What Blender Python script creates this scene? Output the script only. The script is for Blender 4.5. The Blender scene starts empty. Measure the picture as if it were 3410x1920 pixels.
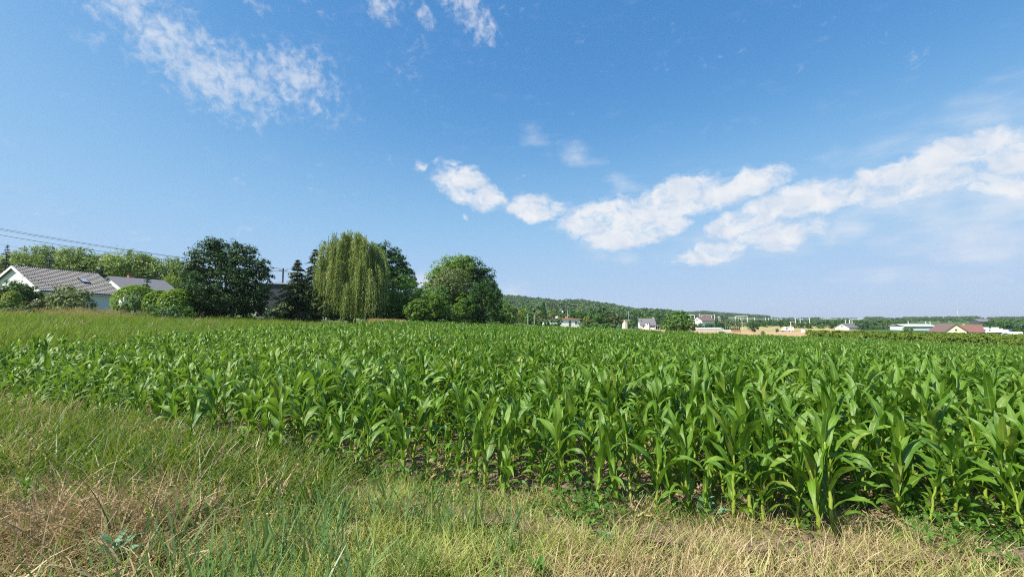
import bpy, bmesh, math, random
import numpy as np
from mathutils import Vector, Matrix
random.seed(7)
RNG = np.random.default_rng(11)
PI = math.pi
S = bpy.context.scene
COL = S.collection

# ------------------------------------------------------------------ camera, sky, sun, exposure
F = 1431.0; U0 = 1705.0; V0 = 960.0; EYE_V = 1070.0      # measured on the 3410x1920 photograph
PITCH = math.atan((EYE_V - V0) / F)
CAM_Z = 1.8
HAZE = 0.00012
WSEED = 6
cam_data = bpy.data.cameras.new('camera'); cam = bpy.data.objects.new('camera', cam_data); COL.objects.link(cam)
cam_data.sensor_width = 36; cam_data.lens = 36 * F / 3410
cam_data.clip_start = 0.05; cam_data.clip_end = 30000
cam.location = (0, 0, CAM_Z); cam.rotation_euler = (PI / 2 + PITCH, 0, 0)
S.camera = cam
S.view_settings.view_transform = 'Standard'; S.view_settings.look = 'None'
EXPO = 0.72; S.view_settings.exposure = EXPO; S.view_settings.gamma = 1; S.view_settings.use_curve_mapping = False
S.render.engine = 'CYCLES'
S.cycles.use_denoising = False; S.cycles.filter_width = 1.1; S.cycles.sample_clamp_indirect = 4.0
S.cycles.max_bounces = 6; S.cycles.diffuse_bounces = 3; S.cycles.glossy_bounces = 2
S.cycles.transmission_bounces = 3; S.cycles.transparent_max_bounces = 4; S.cycles.volume_bounces = 0
S.cycles.caustics_reflective = False; S.cycles.caustics_refractive = False
S.render.film_transparent = False

SUN_AZ = math.radians(-122); SUN_EL = math.radians(50)     # azimuth clockwise from +Y
sun_dir = Vector((math.sin(SUN_AZ) * math.cos(SUN_EL), math.cos(SUN_AZ) * math.cos(SUN_EL), math.sin(SUN_EL)))
sd = bpy.data.lights.new('sun', 'SUN'); sd.energy = 5.0; sd.angle = math.radians(0.53); sd.color = (1.0, 0.955, 0.88)
so = bpy.data.objects.new('sun', sd); COL.objects.link(so)
so.rotation_euler = (-sun_dir).to_track_quat('-Z', 'Y').to_euler(); so.location = (-40, -20, 60)

class NT:
    """small helper round a node tree"""
    def __init__(s, tree): s.t = tree; s.n = tree.nodes; s.l = tree.links; s.n.clear()
    def add(s, typ, **kw):
        n = s.n.new(typ)
        for k, v in kw.items():
            if k.startswith('_'): n.inputs[k[1:].replace('_', ' ')].default_value = v
            else: setattr(n, k, v)
        return n
    def link(s, a, b): s.l.new(a, b)
    def put(s, sock, v):
        if isinstance(v, bpy.types.NodeSocket): s.l.new(v, sock)
        else: sock.default_value = v
    def math(s, op, a, b=0.0, c=None, clamp=False):
        n = s.n.new('ShaderNodeMath'); n.operation = op; n.use_clamp = clamp
        s.put(n.inputs[0], a); s.put(n.inputs[1], b)
        if c is not None: s.put(n.inputs[2], c)
        return n.outputs[0]
    def vmath(s, op, a, b=(0, 0, 0)):
        n = s.n.new('ShaderNodeVectorMath'); n.operation = op; s.put(n.inputs[0], a); s.put(n.inputs[1], b); return n.outputs[0]
    def mix(s, fac, a, b, blend='MIX'):
        n = s.n.new('ShaderNodeMix'); n.data_type = 'RGBA'; n.blend_type = blend
        s.put(n.inputs[0], fac); s.put(n.inputs[6], a); s.put(n.inputs[7], b); return n.outputs[2]
    def noise(s, vec, scale, detail=3.0, rough=0.5, dist=0.0, dims='3D'):
        n = s.n.new('ShaderNodeTexNoise'); n.noise_dimensions = dims
        if vec is not None: s.l.new(vec, n.inputs['Vector'])
        n.inputs['Scale'].default_value = scale; n.inputs['Detail'].default_value = detail
        n.inputs['Roughness'].default_value = rough; n.inputs['Distortion'].default_value = dist
        return n.outputs['Fac']
    def ramp(s, fac, stops, interp='LINEAR'):
        n = s.n.new('ShaderNodeValToRGB'); s.put(n.inputs[0], fac); n.color_ramp.interpolation = interp
        el = n.color_ramp.elements
        while len(el) < len(stops): el.new(0.5)
        for e, (p, c) in zip(el, stops): e.position = p; e.color = (c[0], c[1], c[2], 1)
        return n.outputs[0]
    def maprange(s, v, a, b, c=0.0, d=1.0, smooth=True):
        n = s.n.new('ShaderNodeMapRange'); n.interpolation_type = 'SMOOTHSTEP' if smooth else 'LINEAR'
        s.put(n.inputs[0], v)
        for i, x in enumerate((a, b, c, d)): s.put(n.inputs[i + 1], x)
        return n.outputs[0]

def C4(c): return (c[0], c[1], c[2], 1.0)

W = bpy.data.worlds.new('World'); S.world = W; W.use_nodes = True
w = NT(W.node_tree)
SKY_STRENGTH = 0.12
sky = w.add('ShaderNodeTexSky', sky_type='NISHITA', sun_disc=False)
sky.sun_elevation = SUN_EL; sky.sun_rotation = SUN_AZ % (2 * PI)
sky.air_density = 1.0; sky.dust_density = 0.6; sky.ozone_density = 2.2; sky.altitude = 200
tc = w.add('ShaderNodeTexCoord')
sep = w.add('ShaderNodeSeparateXYZ'); w.link(tc.outputs['Generated'], sep.inputs[0])
# clouds live in azimuth / elevation (degrees)
az = w.math('MULTIPLY', w.math('ARCTAN2', sep.outputs[0], sep.outputs[1]), 180 / PI)
el = w.math('MULTIPLY', w.math('ARCSINE', sep.outputs[2]), 180 / PI)
cmb = w.add('ShaderNodeCombineXYZ'); w.link(az, cmb.inputs[0]); w.link(el, cmb.inputs[1])
AE = cmb.outputs[0]
def px_azel(u, v):
    x = u - U0; yc = V0 - v
    y = F * math.cos(PITCH) - yc * math.sin(PITCH); z = F * math.sin(PITCH) + yc * math.cos(PITCH)
    return math.degrees(math.atan2(x, y)), math.degrees(math.atan2(z, math.hypot(x, y)))
warp_n = w.add('ShaderNodeTexNoise'); w.link(AE, warp_n.inputs['Vector']); warp_n.inputs['Scale'].default_value = 0.35; warp_n.inputs['Detail'].default_value = 4
warp = w.vmath('MULTIPLY', w.vmath('SUBTRACT', warp_n.outputs['Color'], (0.5, 0.5, 0.5)), (3.2, 2.2, 0))
AEW = w.vmath('ADD', AE, warp)
def cloud_set(blobs, vec):
    """blobs: two photo pixels for the axis ends, half thickness in degrees, strength"""
    acc = None
    for (u1, v1, u2, v2, th, st) in blobs:
        a1, e1 = px_azel(u1, v1); a2, e2 = px_azel(u2, v2)
        L = math.hypot(a2 - a1, e2 - e1) / 2 + th
        mp = w.add('ShaderNodeMapping', vector_type='TEXTURE'); w.link(vec, mp.inputs['Vector'])
        mp.inputs['Location'].default_value = ((a1 + a2) / 2, (e1 + e2) / 2, 0)
        mp.inputs['Rotation'].default_value = (0, 0, math.atan2(e2 - e1, a2 - a1))
        mp.inputs['Scale'].default_value = (L, th, 1)
        g = w.add('ShaderNodeTexGradient', gradient_type='SPHERICAL'); w.link(mp.outputs[0], g.inputs[0])
        v = w.math('MULTIPLY', g.outputs['Fac'], st)
        acc = v if acc is None else w.math('MAXIMUM', acc, v)
    return acc
CUMULUS = [(1465,580,1650,670,3.17,1.05),(1500,610,1600,640,2.55,1.0),(1680,690,1890,695,2.38,1.0),(1375,540,1435,560,1.14,.55),(1480,545,1540,550,0.97,.5),(1535,718,1560,728,0.70,.5),
    (1870,750,2200,680,3.26,1.1),(2050,720,2420,600,3.13,1.1),(1940,815,2300,730,2.68,1.1),(2200,680,2500,640,2.55,1.0),(2430,630,2620,580,2.44,1.1),(2240,858,2320,840,1.16,.7),
    (2370,775,2600,690,2.68,1.1),(2520,690,2830,630,2.68,1.1),(2220,870,2520,810,1.97,.95),(2420,800,2790,745,2.44,.85),(2860,640,3130,570,3.26,1.1),(3050,580,3480,490,3.71,1.15),(3250,600,3520,560,3.48,.9)]
WISPY = [(2700,780,2900,740,3.2,.6),(2200,690,2620,640,6.0,.32),(2300,790,2830,720,7.0,.45),(2860,680,3480,560,10,.5),(3050,820,3480,740,5.2,.6),(3200,600,3500,700,7.0,.62),(2950,760,3300,720,5.0,.5),(2760,925,3480,890,2.6,.42),(3200,720,3480,660,6.0,.6),(3150,420,3480,330,4.0,.45),
    (1735,440,1840,490,2.0,.36),(1865,480,1980,545,2.2,.52),(2020,600,2130,625,2.0,.45),(1650,965,1760,980,2.4,.5),(1400,940,1420,950,2.2,.9),(1880,770,2060,880,2.4,.35),(2040,860,2120,880,2.0,.4),(2600,600,2900,620,3,.3),
    (-800,300,-500,350,6,.5),(4000,500,4500,450,6,.6)]
MOTTLE = [(300,-60,560,120,5.2,.85),(480,60,680,240,6.2,.95),(540,170,800,310,4.6,1.0),(620,220,920,310,6.6,.95),(860,240,1080,270,6.0,.9),(900,300,1180,400,4.2,.6),(230,90,350,130,2.4,.5),(855,10,895,20,1.4,.8),
    (1240,10,1320,45,2.6,.95),(1360,15,1460,85,1.5,.9),(1510,-20,1610,80,3.8,1.0),(1560,60,1650,115,2.6,.85),(1330,110,1490,210,2.8,.42),(1280,200,1400,270,3.0,.4),(1330,260,1440,330,2.6,.35)]
n_big = w.noise(w.vmath('MULTIPLY', AEW, (0.62, 1.0, 1)), 0.42, 7, 0.57)
n_fine = w.noise(AE, 0.85, 5, 0.6, 0.3)
n_str = w.noise(w.vmath('MULTIPLY', AE, (0.35, 1.1, 1)), 0.5, 5, 0.6)
m1 = cloud_set(CUMULUS, AEW)
d1 = w.maprange(w.math('ADD', w.maprange(m1, 0.0, 0.62, 0.0, 1.0), w.math('ADD', w.math('MULTIPLY', w.math('SUBTRACT', n_big, 0.5), 1.9), w.math('MULTIPLY', w.math('SUBTRACT', w.noise(w.vmath('MULTIPLY', AEW, (0.7, 1.0, 1)), 1.5, 5, 0.6), 0.5), 1.0))), 0.22, 1.22)
m2 = cloud_set(WISPY, AEW)
d2 = w.math('MULTIPLY', w.maprange(w.math('ADD', m2, w.math('MULTIPLY', w.math('SUBTRACT', n_str, 0.5), 0.9)), 0.05, 0.8), 0.62)
m3 = cloud_set(MOTTLE, AEW)
d3 = w.math('MULTIPLY', w.maprange(w.math('ADD', w.math('MULTIPLY', m3, 0.95), w.math('MULTIPLY', w.math('SUBTRACT', n_fine, 0.5), 2.0)), 0.20, 1.15), w.maprange(m3, 0.0, 0.55, 0.0, 0.62))
# the rest of the sky, out of frame, goes on with thin scattered cloud
out_n = w.math('MULTIPLY', w.maprange(w.noise(AE, 0.06, 6, 0.62), 0.56, 0.75), w.maprange(w.math('ABSOLUTE', az), 56, 75, 0.0, 0.6))
dens = w.math('MAXIMUM', w.math('MAXIMUM', d1, d2), w.math('MAXIMUM', d3, out_n))
dens = w.math('MULTIPLY', dens, w.maprange(el, 0.3, 3.0))
ctint = w.ramp(w.noise(AEW, 0.4, 4), [(0.32, [q * 2 ** (.5 - EXPO) for q in (4.3, 4.6, 5.15)]), (0.6, [q * 2 ** (.5 - EXPO) for q in (5.35, 5.4, 5.5)])])
# film response of the phone for the clear sky: a curve per channel over the physical sky
cur = w.add('ShaderNodeRGBCurve')
w.link(w.mix(1.0, sky.outputs[0], (0.1165, 0.1165, 0.1165, 1), 'MULTIPLY'), cur.inputs['Color'])
for ci, pts in enumerate(([(0.105, .078), (0.21, .25), (0.33, .36), (0.57, .45), (1, .56)], [(0.09, .16), (0.181, .275), (0.356, .520), (0.5, .59), (0.75, .63), (1, .69)], [(0.18, .42), (0.356, .65), (0.59, .84), (0.77, .87), (1, .90)])):
    cv = cur.mapping.curves[ci]; cv.points[0].location = (0, 0); cv.points[-1].location = pts[-1]
    for pt in pts[:-1]: cv.points.new(*pt)
cur.mapping.use_clip = False; cur.mapping.update()
k_ = 1.0 / (SKY_STRENGTH * 2 ** EXPO)
skycol = w.mix(1.0, cur.outputs[0], (k_, k_, k_, 1), 'MULTIPLY')
mixed = w.mix(w.math('MULTIPLY', dens, 0.93), skycol, ctint)
bg = w.add('ShaderNodeBackground'); w.link(mixed, bg.inputs[0]); bg.inputs[1].default_value = SKY_STRENGTH
wo = w.add('ShaderNodeOutputWorld'); w.link(bg.outputs[0], wo.inputs[0])

# ------------------------------------------------------------------ terrain function and photo-to-place helpers
def sstep(a, b, x): t = np.clip((np.asarray(x, float) - a) / (b - a), 0, 1); return t * t * (3 - 2 * t)
def wob(x, y): return np.sin(x * 1.3 + 0.7 * np.sin(y * 0.9)) * np.sin(y * 1.1 + 1.3) * 0.5 + 0.5 * np.sin(x * 0.43 - y * 0.37 + 2)
RIDGE1 = [(-2500, 960), (900, 985), (1665, 1009), (1715, 1010), (1787, 1017), (1870, 1026), (1902, 1022), (1954, 1024), (1996, 1032), (2038, 1037), (2090, 1050), (2164, 1056), (2300, 1066), (2600, 1075), (9000, 1080)]
RIDGE2 = [(-2500, 1000), (1900, 1050), (2164, 1048), (2300, 1048), (2342, 1045), (2436, 1053), (2541, 1060), (2617, 1065), (2730, 1066), (2900, 1064), (3050, 1065), (3200, 1065), (3410, 1067), (9000, 1072)]
def terrain(x, y):
    x = np.asarray(x, float); y = np.asarray(y, float)
    r = np.hypot(x, y)
    k = np.where(x < 0, 0.048, 0.042)
    tilt = -4.5 * np.tanh(k * x / 4.5) * (0.42 + 0.58 * sstep(5, 28, r))
    z = tilt + 0.006 * np.clip(y, 0, 75) + 0.0085 * np.clip(r - 270, 0, 1500)
    z = z + 0.03 * wob(x, y) * sstep(1.5, 4, r)
    yy = np.maximum(y, 1.0); u = U0 + F * x / yy
    front = sstep(0, 200, y)
    for prof, Y, a, c in ((RIDGE1, 1000.0, 430, 2000), (RIDGE2, 1700.0, 1000, 3000)):
        v = np.interp(u, [p[0] for p in prof], [p[1] for p in prof])
        hz = CAM_Z + (EYE_V - v) / F * Y
        b = sstep(a, Y, y) * (1 - sstep(Y, c, y)) * front
        z = np.maximum(z, z + (hz - z) * b)
    return z
def tz(x, y): return float(terrain(x, y))
def X_at(u, Y): return (u - U0) / F * Y * math.cos(PITCH) if False else Y * (u - U0) / (F * math.cos(PITCH) + (EYE_V - V0) * math.sin(PITCH))
def z_at(v, Y):
    yc = V0 - v
    return CAM_Z + Y * (F * math.sin(PITCH) + yc * math.cos(PITCH)) / (F * math.cos(PITCH) - yc * math.sin(PITCH))
def place(u, Y): x = X_at(u, Y); return Vector((x, Y, tz(x, Y)))
def wid(px, Y): return px / F * Y

# ------------------------------------------------------------------ objects, tags, meshes
def tag(o, label=None, cat=None, group=None, kind=None):
    if label: o['label'] = label
    if cat: o['category'] = cat
    if group: o['group'] = group
    if kind: o['kind'] = kind
    return o
def empty(name, loc, label, cat, group=None, rz=0.0):
    o = bpy.data.objects.new(name, None); COL.objects.link(o); o.location = loc; o.rotation_euler = (0, 0, rz)
    o.empty_display_size = 0.3
    return tag(o, label, cat, group)
def link(name, me, parent=None, loc=None, rz=None):
    o = bpy.data.objects.new(name, me); COL.objects.link(o)
    if parent: o.parent = parent
    if loc is not None: o.location = loc
    if rz is not None: o.rotation_euler = (0, 0, rz)
    return o
def mesh_np(name, V, faces, mat=None, smooth=False, fattr=None, uv=None):
    """faces: (M,k) int array (all faces the same size)"""
    V = np.asarray(V, np.float32); Fa = np.asarray(faces, np.int32); m, k = Fa.shape
    me = bpy.data.meshes.new(name)
    me.vertices.add(len(V)); me.vertices.foreach_set('co', V.ravel())
    me.loops.add(m * k); me.loops.foreach_set('vertex_index', Fa.ravel())
    me.polygons.add(m); me.polygons.foreach_set('loop_start', np.arange(0, m * k, k, dtype=np.int32))
    if smooth: me.polygons.foreach_set('use_smooth', np.ones(m, bool))
    if uv is not None:
        l = me.uv_layers.new(name='UVMap'); l.data.foreach_set('uv', np.asarray(uv, np.float32)[Fa.ravel()].ravel())
    me.update(calc_edges=True)
    if fattr is not None:
        a = me.attributes.new('tone', 'FLOAT', 'FACE'); a.data.foreach_set('value', np.asarray(fattr, np.float32))
    if mat: me.materials.append(mat)
    return me
class MB:
    """collects boxes, tubes and polygons, then builds one mesh"""
    def __init__(s): s.v = []; s.f = []
    def poly(s, pts, *faces):
        b = len(s.v); s.v += [tuple(p) for p in pts]
        for f in faces: s.f.append([b + i for i in f])
        return s
    def box(s, c, d, rz=0.0):
        x, y, z = c; a, b, h = d[0] / 2, d[1] / 2, d[2] / 2; cs, sn = math.cos(rz), math.sin(rz)
        P = [(sx * a, sy * b, sz * h) for sz in (-1, 1) for sy in (-1, 1) for sx in (-1, 1)]
        P = [(x + p[0] * cs - p[1] * sn, y + p[0] * sn + p[1] * cs, z + p[2]) for p in P]
        return s.poly(P, (0, 2, 3, 1), (4, 5, 7, 6), (0, 1, 5, 4), (2, 6, 7, 3), (0, 4, 6, 2), (1, 3, 7, 5))
    def tube(s, pts, rad, n=8, cap=True):
        pts = [Vector(p) for p in pts]; b = len(s.v)
        if not hasattr(rad, '__len__'): rad = [rad] * len(pts)
        for i, p in enumerate(pts):
            d = (pts[min(i + 1, len(pts) - 1)] - pts[max(i - 1, 0)])
            d = d.normalized() if d.length > 1e-9 else Vector((0, 0, 1))
            a = d.cross(Vector((0, 1, 0.01)) if abs(d.y) < 0.9 else Vector((1, 0, 0))).normalized(); c = d.cross(a)
            for k in range(n):
                t = 2 * PI * k / n; q = p + (a * math.cos(t) + c * math.sin(t)) * rad[i]; s.v.append(tuple(q))
        for i in range(len(pts) - 1):
            for k in range(n):
                k2 = (k + 1) % n; s.f.append([b + i * n + k, b + i * n + k2, b + (i + 1) * n + k2, b + (i + 1) * n + k])
        if cap: s.f.append([b + k for k in range(n)][::-1]); s.f.append([b + (len(pts) - 1) * n + k for k in range(n)])
        return s
    def prism(s, prof, axis_a, axis_b, o, depth_vec):
        """profile of 2D points laid on axis_a / axis_b from o, extruded by depth_vec"""
        A = Vector(axis_a); B = Vector(axis_b); o = Vector(o); D = Vector(depth_vec); n = len(prof)
        P = [o + A * p[0] + B * p[1] for p in prof]; P += [p + D for p in P]
        return s.poly(P, list(range(n))[::-1], list(range(n, 2 * n)), *[(i, (i + 1) % n, n + (i + 1) % n, n + i) for i in range(n)])
    def mesh(s, name, mat=None, smooth=False, fix=True):
        me = bpy.data.meshes.new(name); me.from_pydata(s.v, [], s.f)
        if fix:
            bm = bmesh.new(); bm.from_mesh(me); bmesh.ops.recalc_face_normals(bm, faces=bm.faces[:]); bm.to_mesh(me); bm.free()
        if smooth:
            for p in me.polygons: p.use_smooth = True
        me.update()
        if mat: me.materials.append(mat)
        return me
    def obj(s, name, mat=None, parent=None, smooth=False, loc=None, rz=None): return link(name, s.mesh(name, mat, smooth), parent, loc, rz)

# ------------------------------------------------------------------ materials
def new_mat(name):
    m = bpy.data.materials.new(name); m.use_nodes = True; return m, NT(m.node_tree)
def finish(t, sh):
    o = t.add('ShaderNodeOutputMaterial'); t.link(sh, o.inputs[0])
def mat_plain(name, col, rough=0.6, var=0.12, scale=2.0, metal=0.0, bump=0.0, spec=0.5):
    m, t = new_mat(name); tc = t.add('ShaderNodeTexCoord')
    n = t.noise(tc.outputs['Object'], scale, 5, 0.6)
    c = t.mix(n, C4([x * (1 - var * 1.6) for x in col]), C4([min(1, x * (1 + var)) for x in col]))
    p = t.add('ShaderNodeBsdfPrincipled', _Roughness=rough, _Metallic=metal); t.link(c, p.inputs['Base Color'])
    p.inputs['Specular IOR Level'].default_value = spec
    if bump:
        b = t.add('ShaderNodeBump', _Strength=bump, _Distance=0.02); t.link(t.noise(tc.outputs['Object'], scale * 12, 4), b.inputs['Height']); t.link(b.outputs[0], p.inputs['Normal'])
    finish(t, p.outputs[0]); return m
def mat_leaf(name, dark, light, rough=0.5, trans=0.3, tcol=None, tone=True, spec=0.4, rnd=0.5, yellow=None):
    m, t = new_mat(name)
    oi = t.add('ShaderNodeObjectInfo')
    f = t.math('MULTIPLY', oi.outputs['Random'], rnd)
    if tone:
        at = t.add('ShaderNodeAttribute', attribute_name='tone'); f = t.math('ADD', f, t.math('MULTIPLY', at.outputs['Fac'], 1 - rnd))
    c = t.mix(f, C4(dark), C4(light))
    if yellow:
        at2 = t.add('ShaderNodeAttribute', attribute_name='tone')
        c = t.mix(t.maprange(at2.outputs['Fac'], 0.9, 0.97), c, C4(yellow))
    p = t.add('ShaderNodeBsdfPrincipled', _Roughness=rough); t.link(c, p.inputs['Base Color']); p.inputs['Specular IOR Level'].default_value = spec
    tr = t.add('ShaderNodeBsdfTranslucent')
    t.link(t.mix(0.55, c, C4(tcol or [min(1, light[0] * 2.2), min(1, light[1] * 1.7), light[2] * 0.7])), tr.inputs[0])
    mx = t.add('ShaderNodeMixShader'); mx.inputs[0].default_value = trans; t.link(p.outputs[0], mx.inputs[1]); t.link(tr.outputs[0], mx.inputs[2])
    finish(t, mx.outputs[0]); return m
def mat_corn(name, dark, light, trans=0.28):
    m, t = new_mat(name)
    oi = t.add('ShaderNodeObjectInfo'); uv = t.add('ShaderNodeUVMap'); sp = t.add('ShaderNodeSeparateXYZ'); t.link(uv.outputs[0], sp.inputs[0])
    tcx = t.add('ShaderNodeTexCoord')
    n = t.noise(tcx.outputs['Object'], 7, 3)
    f = t.math('ADD', t.math('MULTIPLY', oi.outputs['Random'], 0.6), t.math('MULTIPLY', n, 0.45))
    c = t.mix(f, C4(dark), C4(light))
    c = t.mix(t.maprange(sp.outputs[1], 0.22, 0.0, 0.0, 0.6), c, (0.22, 0.36, 0.04, 1))          # paler where the blade leaves the stalk
    c = t.mix(t.maprange(sp.outputs[1], 0.93, 1.0, 0.0, 0.45), c, (0.30, 0.30, 0.08, 1))          # drying tip
    c = t.mix(t.maprange(oi.outputs['Random'], 0.93, 0.98, 0.0, 0.55), c, (0.30, 0.30, 0.05, 1))       # a few yellowing blades
    across = t.math('ABSOLUTE', t.math('SUBTRACT', sp.outputs[0], 0.5))
    rib = t.math('MULTIPLY', t.maprange(across, 0.075, 0.03), t.maprange(sp.outputs[1], 0.95, 0.5))
    c = t.mix(t.math('MULTIPLY', rib, 0.75), c, (0.30, 0.42, 0.16, 1))
    wv = t.add('ShaderNodeTexWave', bands_direction='X', _Scale=9.0, _Distortion=0.4); t.link(uv.outputs[0], wv.inputs[0])
    c = t.mix(t.math('MULTIPLY', wv.outputs['Fac'], 0.18), c, C4([x * 0.5 for x in dark]))
    p = t.add('ShaderNodeBsdfPrincipled', _Roughness=0.40); t.link(c, p.inputs['Base Color']); p.inputs['Specular IOR Level'].default_value = 0.55
    b = t.add('ShaderNodeBump', _Strength=0.25, _Distance=0.004); t.link(wv.outputs['Fac'], b.inputs['Height']); t.link(b.outputs[0], p.inputs['Normal'])
    tr = t.add('ShaderNodeBsdfTranslucent'); t.link(t.mix(0.5, c, (0.26, 0.46, 0.03, 1)), tr.inputs[0])
    mx = t.add('ShaderNodeMixShader'); mx.inputs[0].default_value = trans; t.link(p.outputs[0], mx.inputs[1]); t.link(tr.outputs[0], mx.inputs[2])
    finish(t, mx.outputs[0]); return m
M = {}
M['corn'] = mat_corn('maize_leaf', (0.050, 0.138, 0.006), (0.190, 0.335, 0.018), 0.31)
M['corn_young'] = mat_corn('young_maize_leaf', (0.075, 0.17, 0.012), (0.26, 0.39, 0.035), 0.36)
M['stalk'] = mat_plain('maize_stalk', (0.24, 0.31, 0.035), 0.45, 0.25, 6)
M['bark'] = mat_plain('bark', (0.10, 0.075, 0.055), 0.9, 0.35, 5, bump=0.6)
M['palebark'] = mat_plain('pale_bark', (0.20, 0.17, 0.13), 0.9, 0.35, 5, bump=0.6)
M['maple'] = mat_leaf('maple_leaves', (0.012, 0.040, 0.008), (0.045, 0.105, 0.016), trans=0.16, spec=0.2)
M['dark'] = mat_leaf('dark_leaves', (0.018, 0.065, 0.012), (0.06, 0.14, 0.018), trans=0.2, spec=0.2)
M['green'] = mat_leaf('green_leaves', (0.035, 0.105, 0.016), (0.1, 0.21, 0.026), trans=0.25)
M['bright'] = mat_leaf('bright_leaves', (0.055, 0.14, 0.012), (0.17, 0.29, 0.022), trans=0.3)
M['olive'] = mat_leaf('olive_leaves', (0.065, 0.11, 0.03), (0.18, 0.235, 0.07), trans=0.22)
M['brownish'] = mat_leaf('brownish_leaves', (0.055, 0.08, 0.022), (0.12, 0.15, 0.04), trans=0.22)
M['yellow'] = mat_leaf('yellow_green_leaves', (0.11, 0.17, 0.014), (0.24, 0.32, 0.025), trans=0.3)
M['gold'] = mat_leaf('golden_leaves', (0.22, 0.25, 0.015), (0.42, 0.42, 0.03), trans=0.3)
M['willow'] = mat_leaf('willow_leaves', (0.085, 0.15, 0.038), (0.31, 0.4, 0.13), trans=0.36)
M['willow_far'] = mat_leaf('far_willow_leaves', (0.06, 0.135, 0.018), (0.22, 0.32, 0.045), trans=0.3)
M['spruce'] = mat_leaf('spruce_needles', (0.028, 0.065, 0.018), (0.1, 0.14, 0.04), trans=0.1, yellow=(0.13, 0.12, 0.04))
M['blue'] = mat_leaf('blue_spruce_needles', (0.03, 0.08, 0.075), (0.09, 0.17, 0.16), trans=0.08)
M['purple'] = mat_leaf('dark_fir_needles', (0.012, 0.016, 0.018), (0.035, 0.04, 0.04), trans=0.08)
M['topiary'] = mat_leaf('topiary_leaves', (0.065, 0.16, 0.012), (0.215, 0.34, 0.022), trans=0.3)
M['far'] = mat_leaf('far_wood_leaves', (0.045, 0.105, 0.036), (0.115, 0.2, 0.062), trans=0.2)
M['grass_green'] = mat_leaf('green_grass', (0.045, 0.12, 0.012), (0.155, 0.255, 0.032), rough=0.45, trans=0.36)
M['grass_mid'] = mat_leaf('yellow_green_grass', (0.2, 0.27, 0.05), (0.6, 0.62, 0.22), rough=0.5, trans=0.4)
M['grass_blue'] = mat_leaf('blue_green_grass', (0.075, 0.17, 0.05), (0.22, 0.35, 0.14), rough=0.42, trans=0.35)
M['grass_dry'] = mat_leaf('dry_grass', (0.28, 0.19, 0.07), (0.76, 0.63, 0.36), rough=0.6, trans=0.35, tcol=(0.6, 0.45, 0.2))
M['grass_brown'] = mat_leaf('brown_dead_grass', (0.12, 0.072, 0.026), (0.66, 0.51, 0.27), rough=0.6, trans=0.28, tcol=(0.5, 0.34, 0.15))
M['seed'] = mat_leaf('seed_heads', (0.36, 0.24, 0.09), (0.56, 0.42, 0.19), rough=0.7, trans=0.3, tcol=(0.6, 0.42, 0.16))
M['reed'] = mat_leaf('tall_grass', (0.04, 0.115, 0.01), (0.19, 0.3, 0.03), rough=0.5, trans=0.37)
M['weed'] = mat_leaf('weed_leaves', (0.035, 0.1, 0.014), (0.12, 0.25, 0.035), rough=0.45, trans=0.3)
M['bluew'] = mat_leaf('blue_green_weed', (0.10, 0.24, 0.12), (0.17, 0.34, 0.18), rough=0.45, trans=0.25)
M['crop'] = mat_leaf('yellow_crop', (0.085, 0.145, 0.012), (0.19, 0.265, 0.022), trans=0.3)
M['white'] = mat_plain('white_render', (0.80, 0.79, 0.76), 0.8, 0.04, 1.2, bump=0.05)
M['wgrey'] = mat_plain('pale_grey_render', (0.62, 0.64, 0.66), 0.8, 0.06, 1.2)
M['cream'] = mat_plain('cream_render', (0.78, 0.68, 0.46), 0.8, 0.05, 1.0)
M['tile'] = mat_plain('black_glazed_tile', (0.052, 0.053, 0.058), 0.45, 0.25, 3, spec=0.22)
M['verge'] = mat_plain('dark_verge', (0.05, 0.035, 0.04), 0.5, 0.2)
M['greyroof'] = mat_plain('grey_roofing', (0.16, 0.155, 0.16), 0.7, 0.2, 2)
M['brownroof'] = mat_plain('brown_roof_tiles', (0.17, 0.105, 0.09), 0.7, 0.2, 3, bump=0.3)
M['redroof'] = mat_plain('red_roof_tiles', (0.19, 0.085, 0.065), 0.7, 0.2, 3, bump=0.3)
M['terracotta'] = mat_plain('terracotta', (0.45, 0.2, 0.13), 0.8, 0.2, 3)
M['brick'] = mat_plain('red_brick', (0.34, 0.13, 0.08), 0.9, 0.3, 8, bump=0.3)
M['glass'] = mat_plain('window_glass', (0.035, 0.045, 0.055), 0.08, 0.1, 1, spec=0.9)
M['frame'] = mat_plain('white_window_frame', (0.75, 0.75, 0.74), 0.5, 0.03)
M['garage'] = mat_plain('garage_door_paint', (0.66, 0.70, 0.72), 0.5, 0.04)
M['metal'] = mat_plain('galvanised_metal', (0.55, 0.56, 0.55), 0.45, 0.1, 4, metal=0.5)
M['concrete'] = mat_plain('pale_concrete', (0.60, 0.58, 0.52), 0.85, 0.12, 2)
M['darkwall'] = mat_plain('dark_grey_cladding', (0.07, 0.075, 0.085), 0.7, 0.15, 2)
M['wood'] = mat_plain('weathered_pole_wood', (0.075, 0.065, 0.06), 0.9, 0.3, 6)
M['wire'] = mat_plain('cable', (0.05, 0.05, 0.055), 0.6, 0.1)
M['vanwhite'] = mat_plain('white_vehicle_paint', (0.80, 0.80, 0.80), 0.25, 0.02)
M['blue_paint'] = mat_plain('blue_vehicle_paint', (0.05, 0.12, 0.40), 0.3, 0.05)
M['rubber'] = mat_plain('rubber', (0.02, 0.02, 0.02), 0.8, 0.2)
M['mastwhite'] = mat_plain('pale_painted_concrete', (0.78, 0.77, 0.72), 0.8, 0.05, 2)
M['lamp'] = mat_plain('lamp_lens', (0.7, 0.7, 0.68), 0.2, 0.02)
M['red'] = mat_plain('red_lens', (0.45, 0.02, 0.02), 0.3, 0.05)
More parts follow.
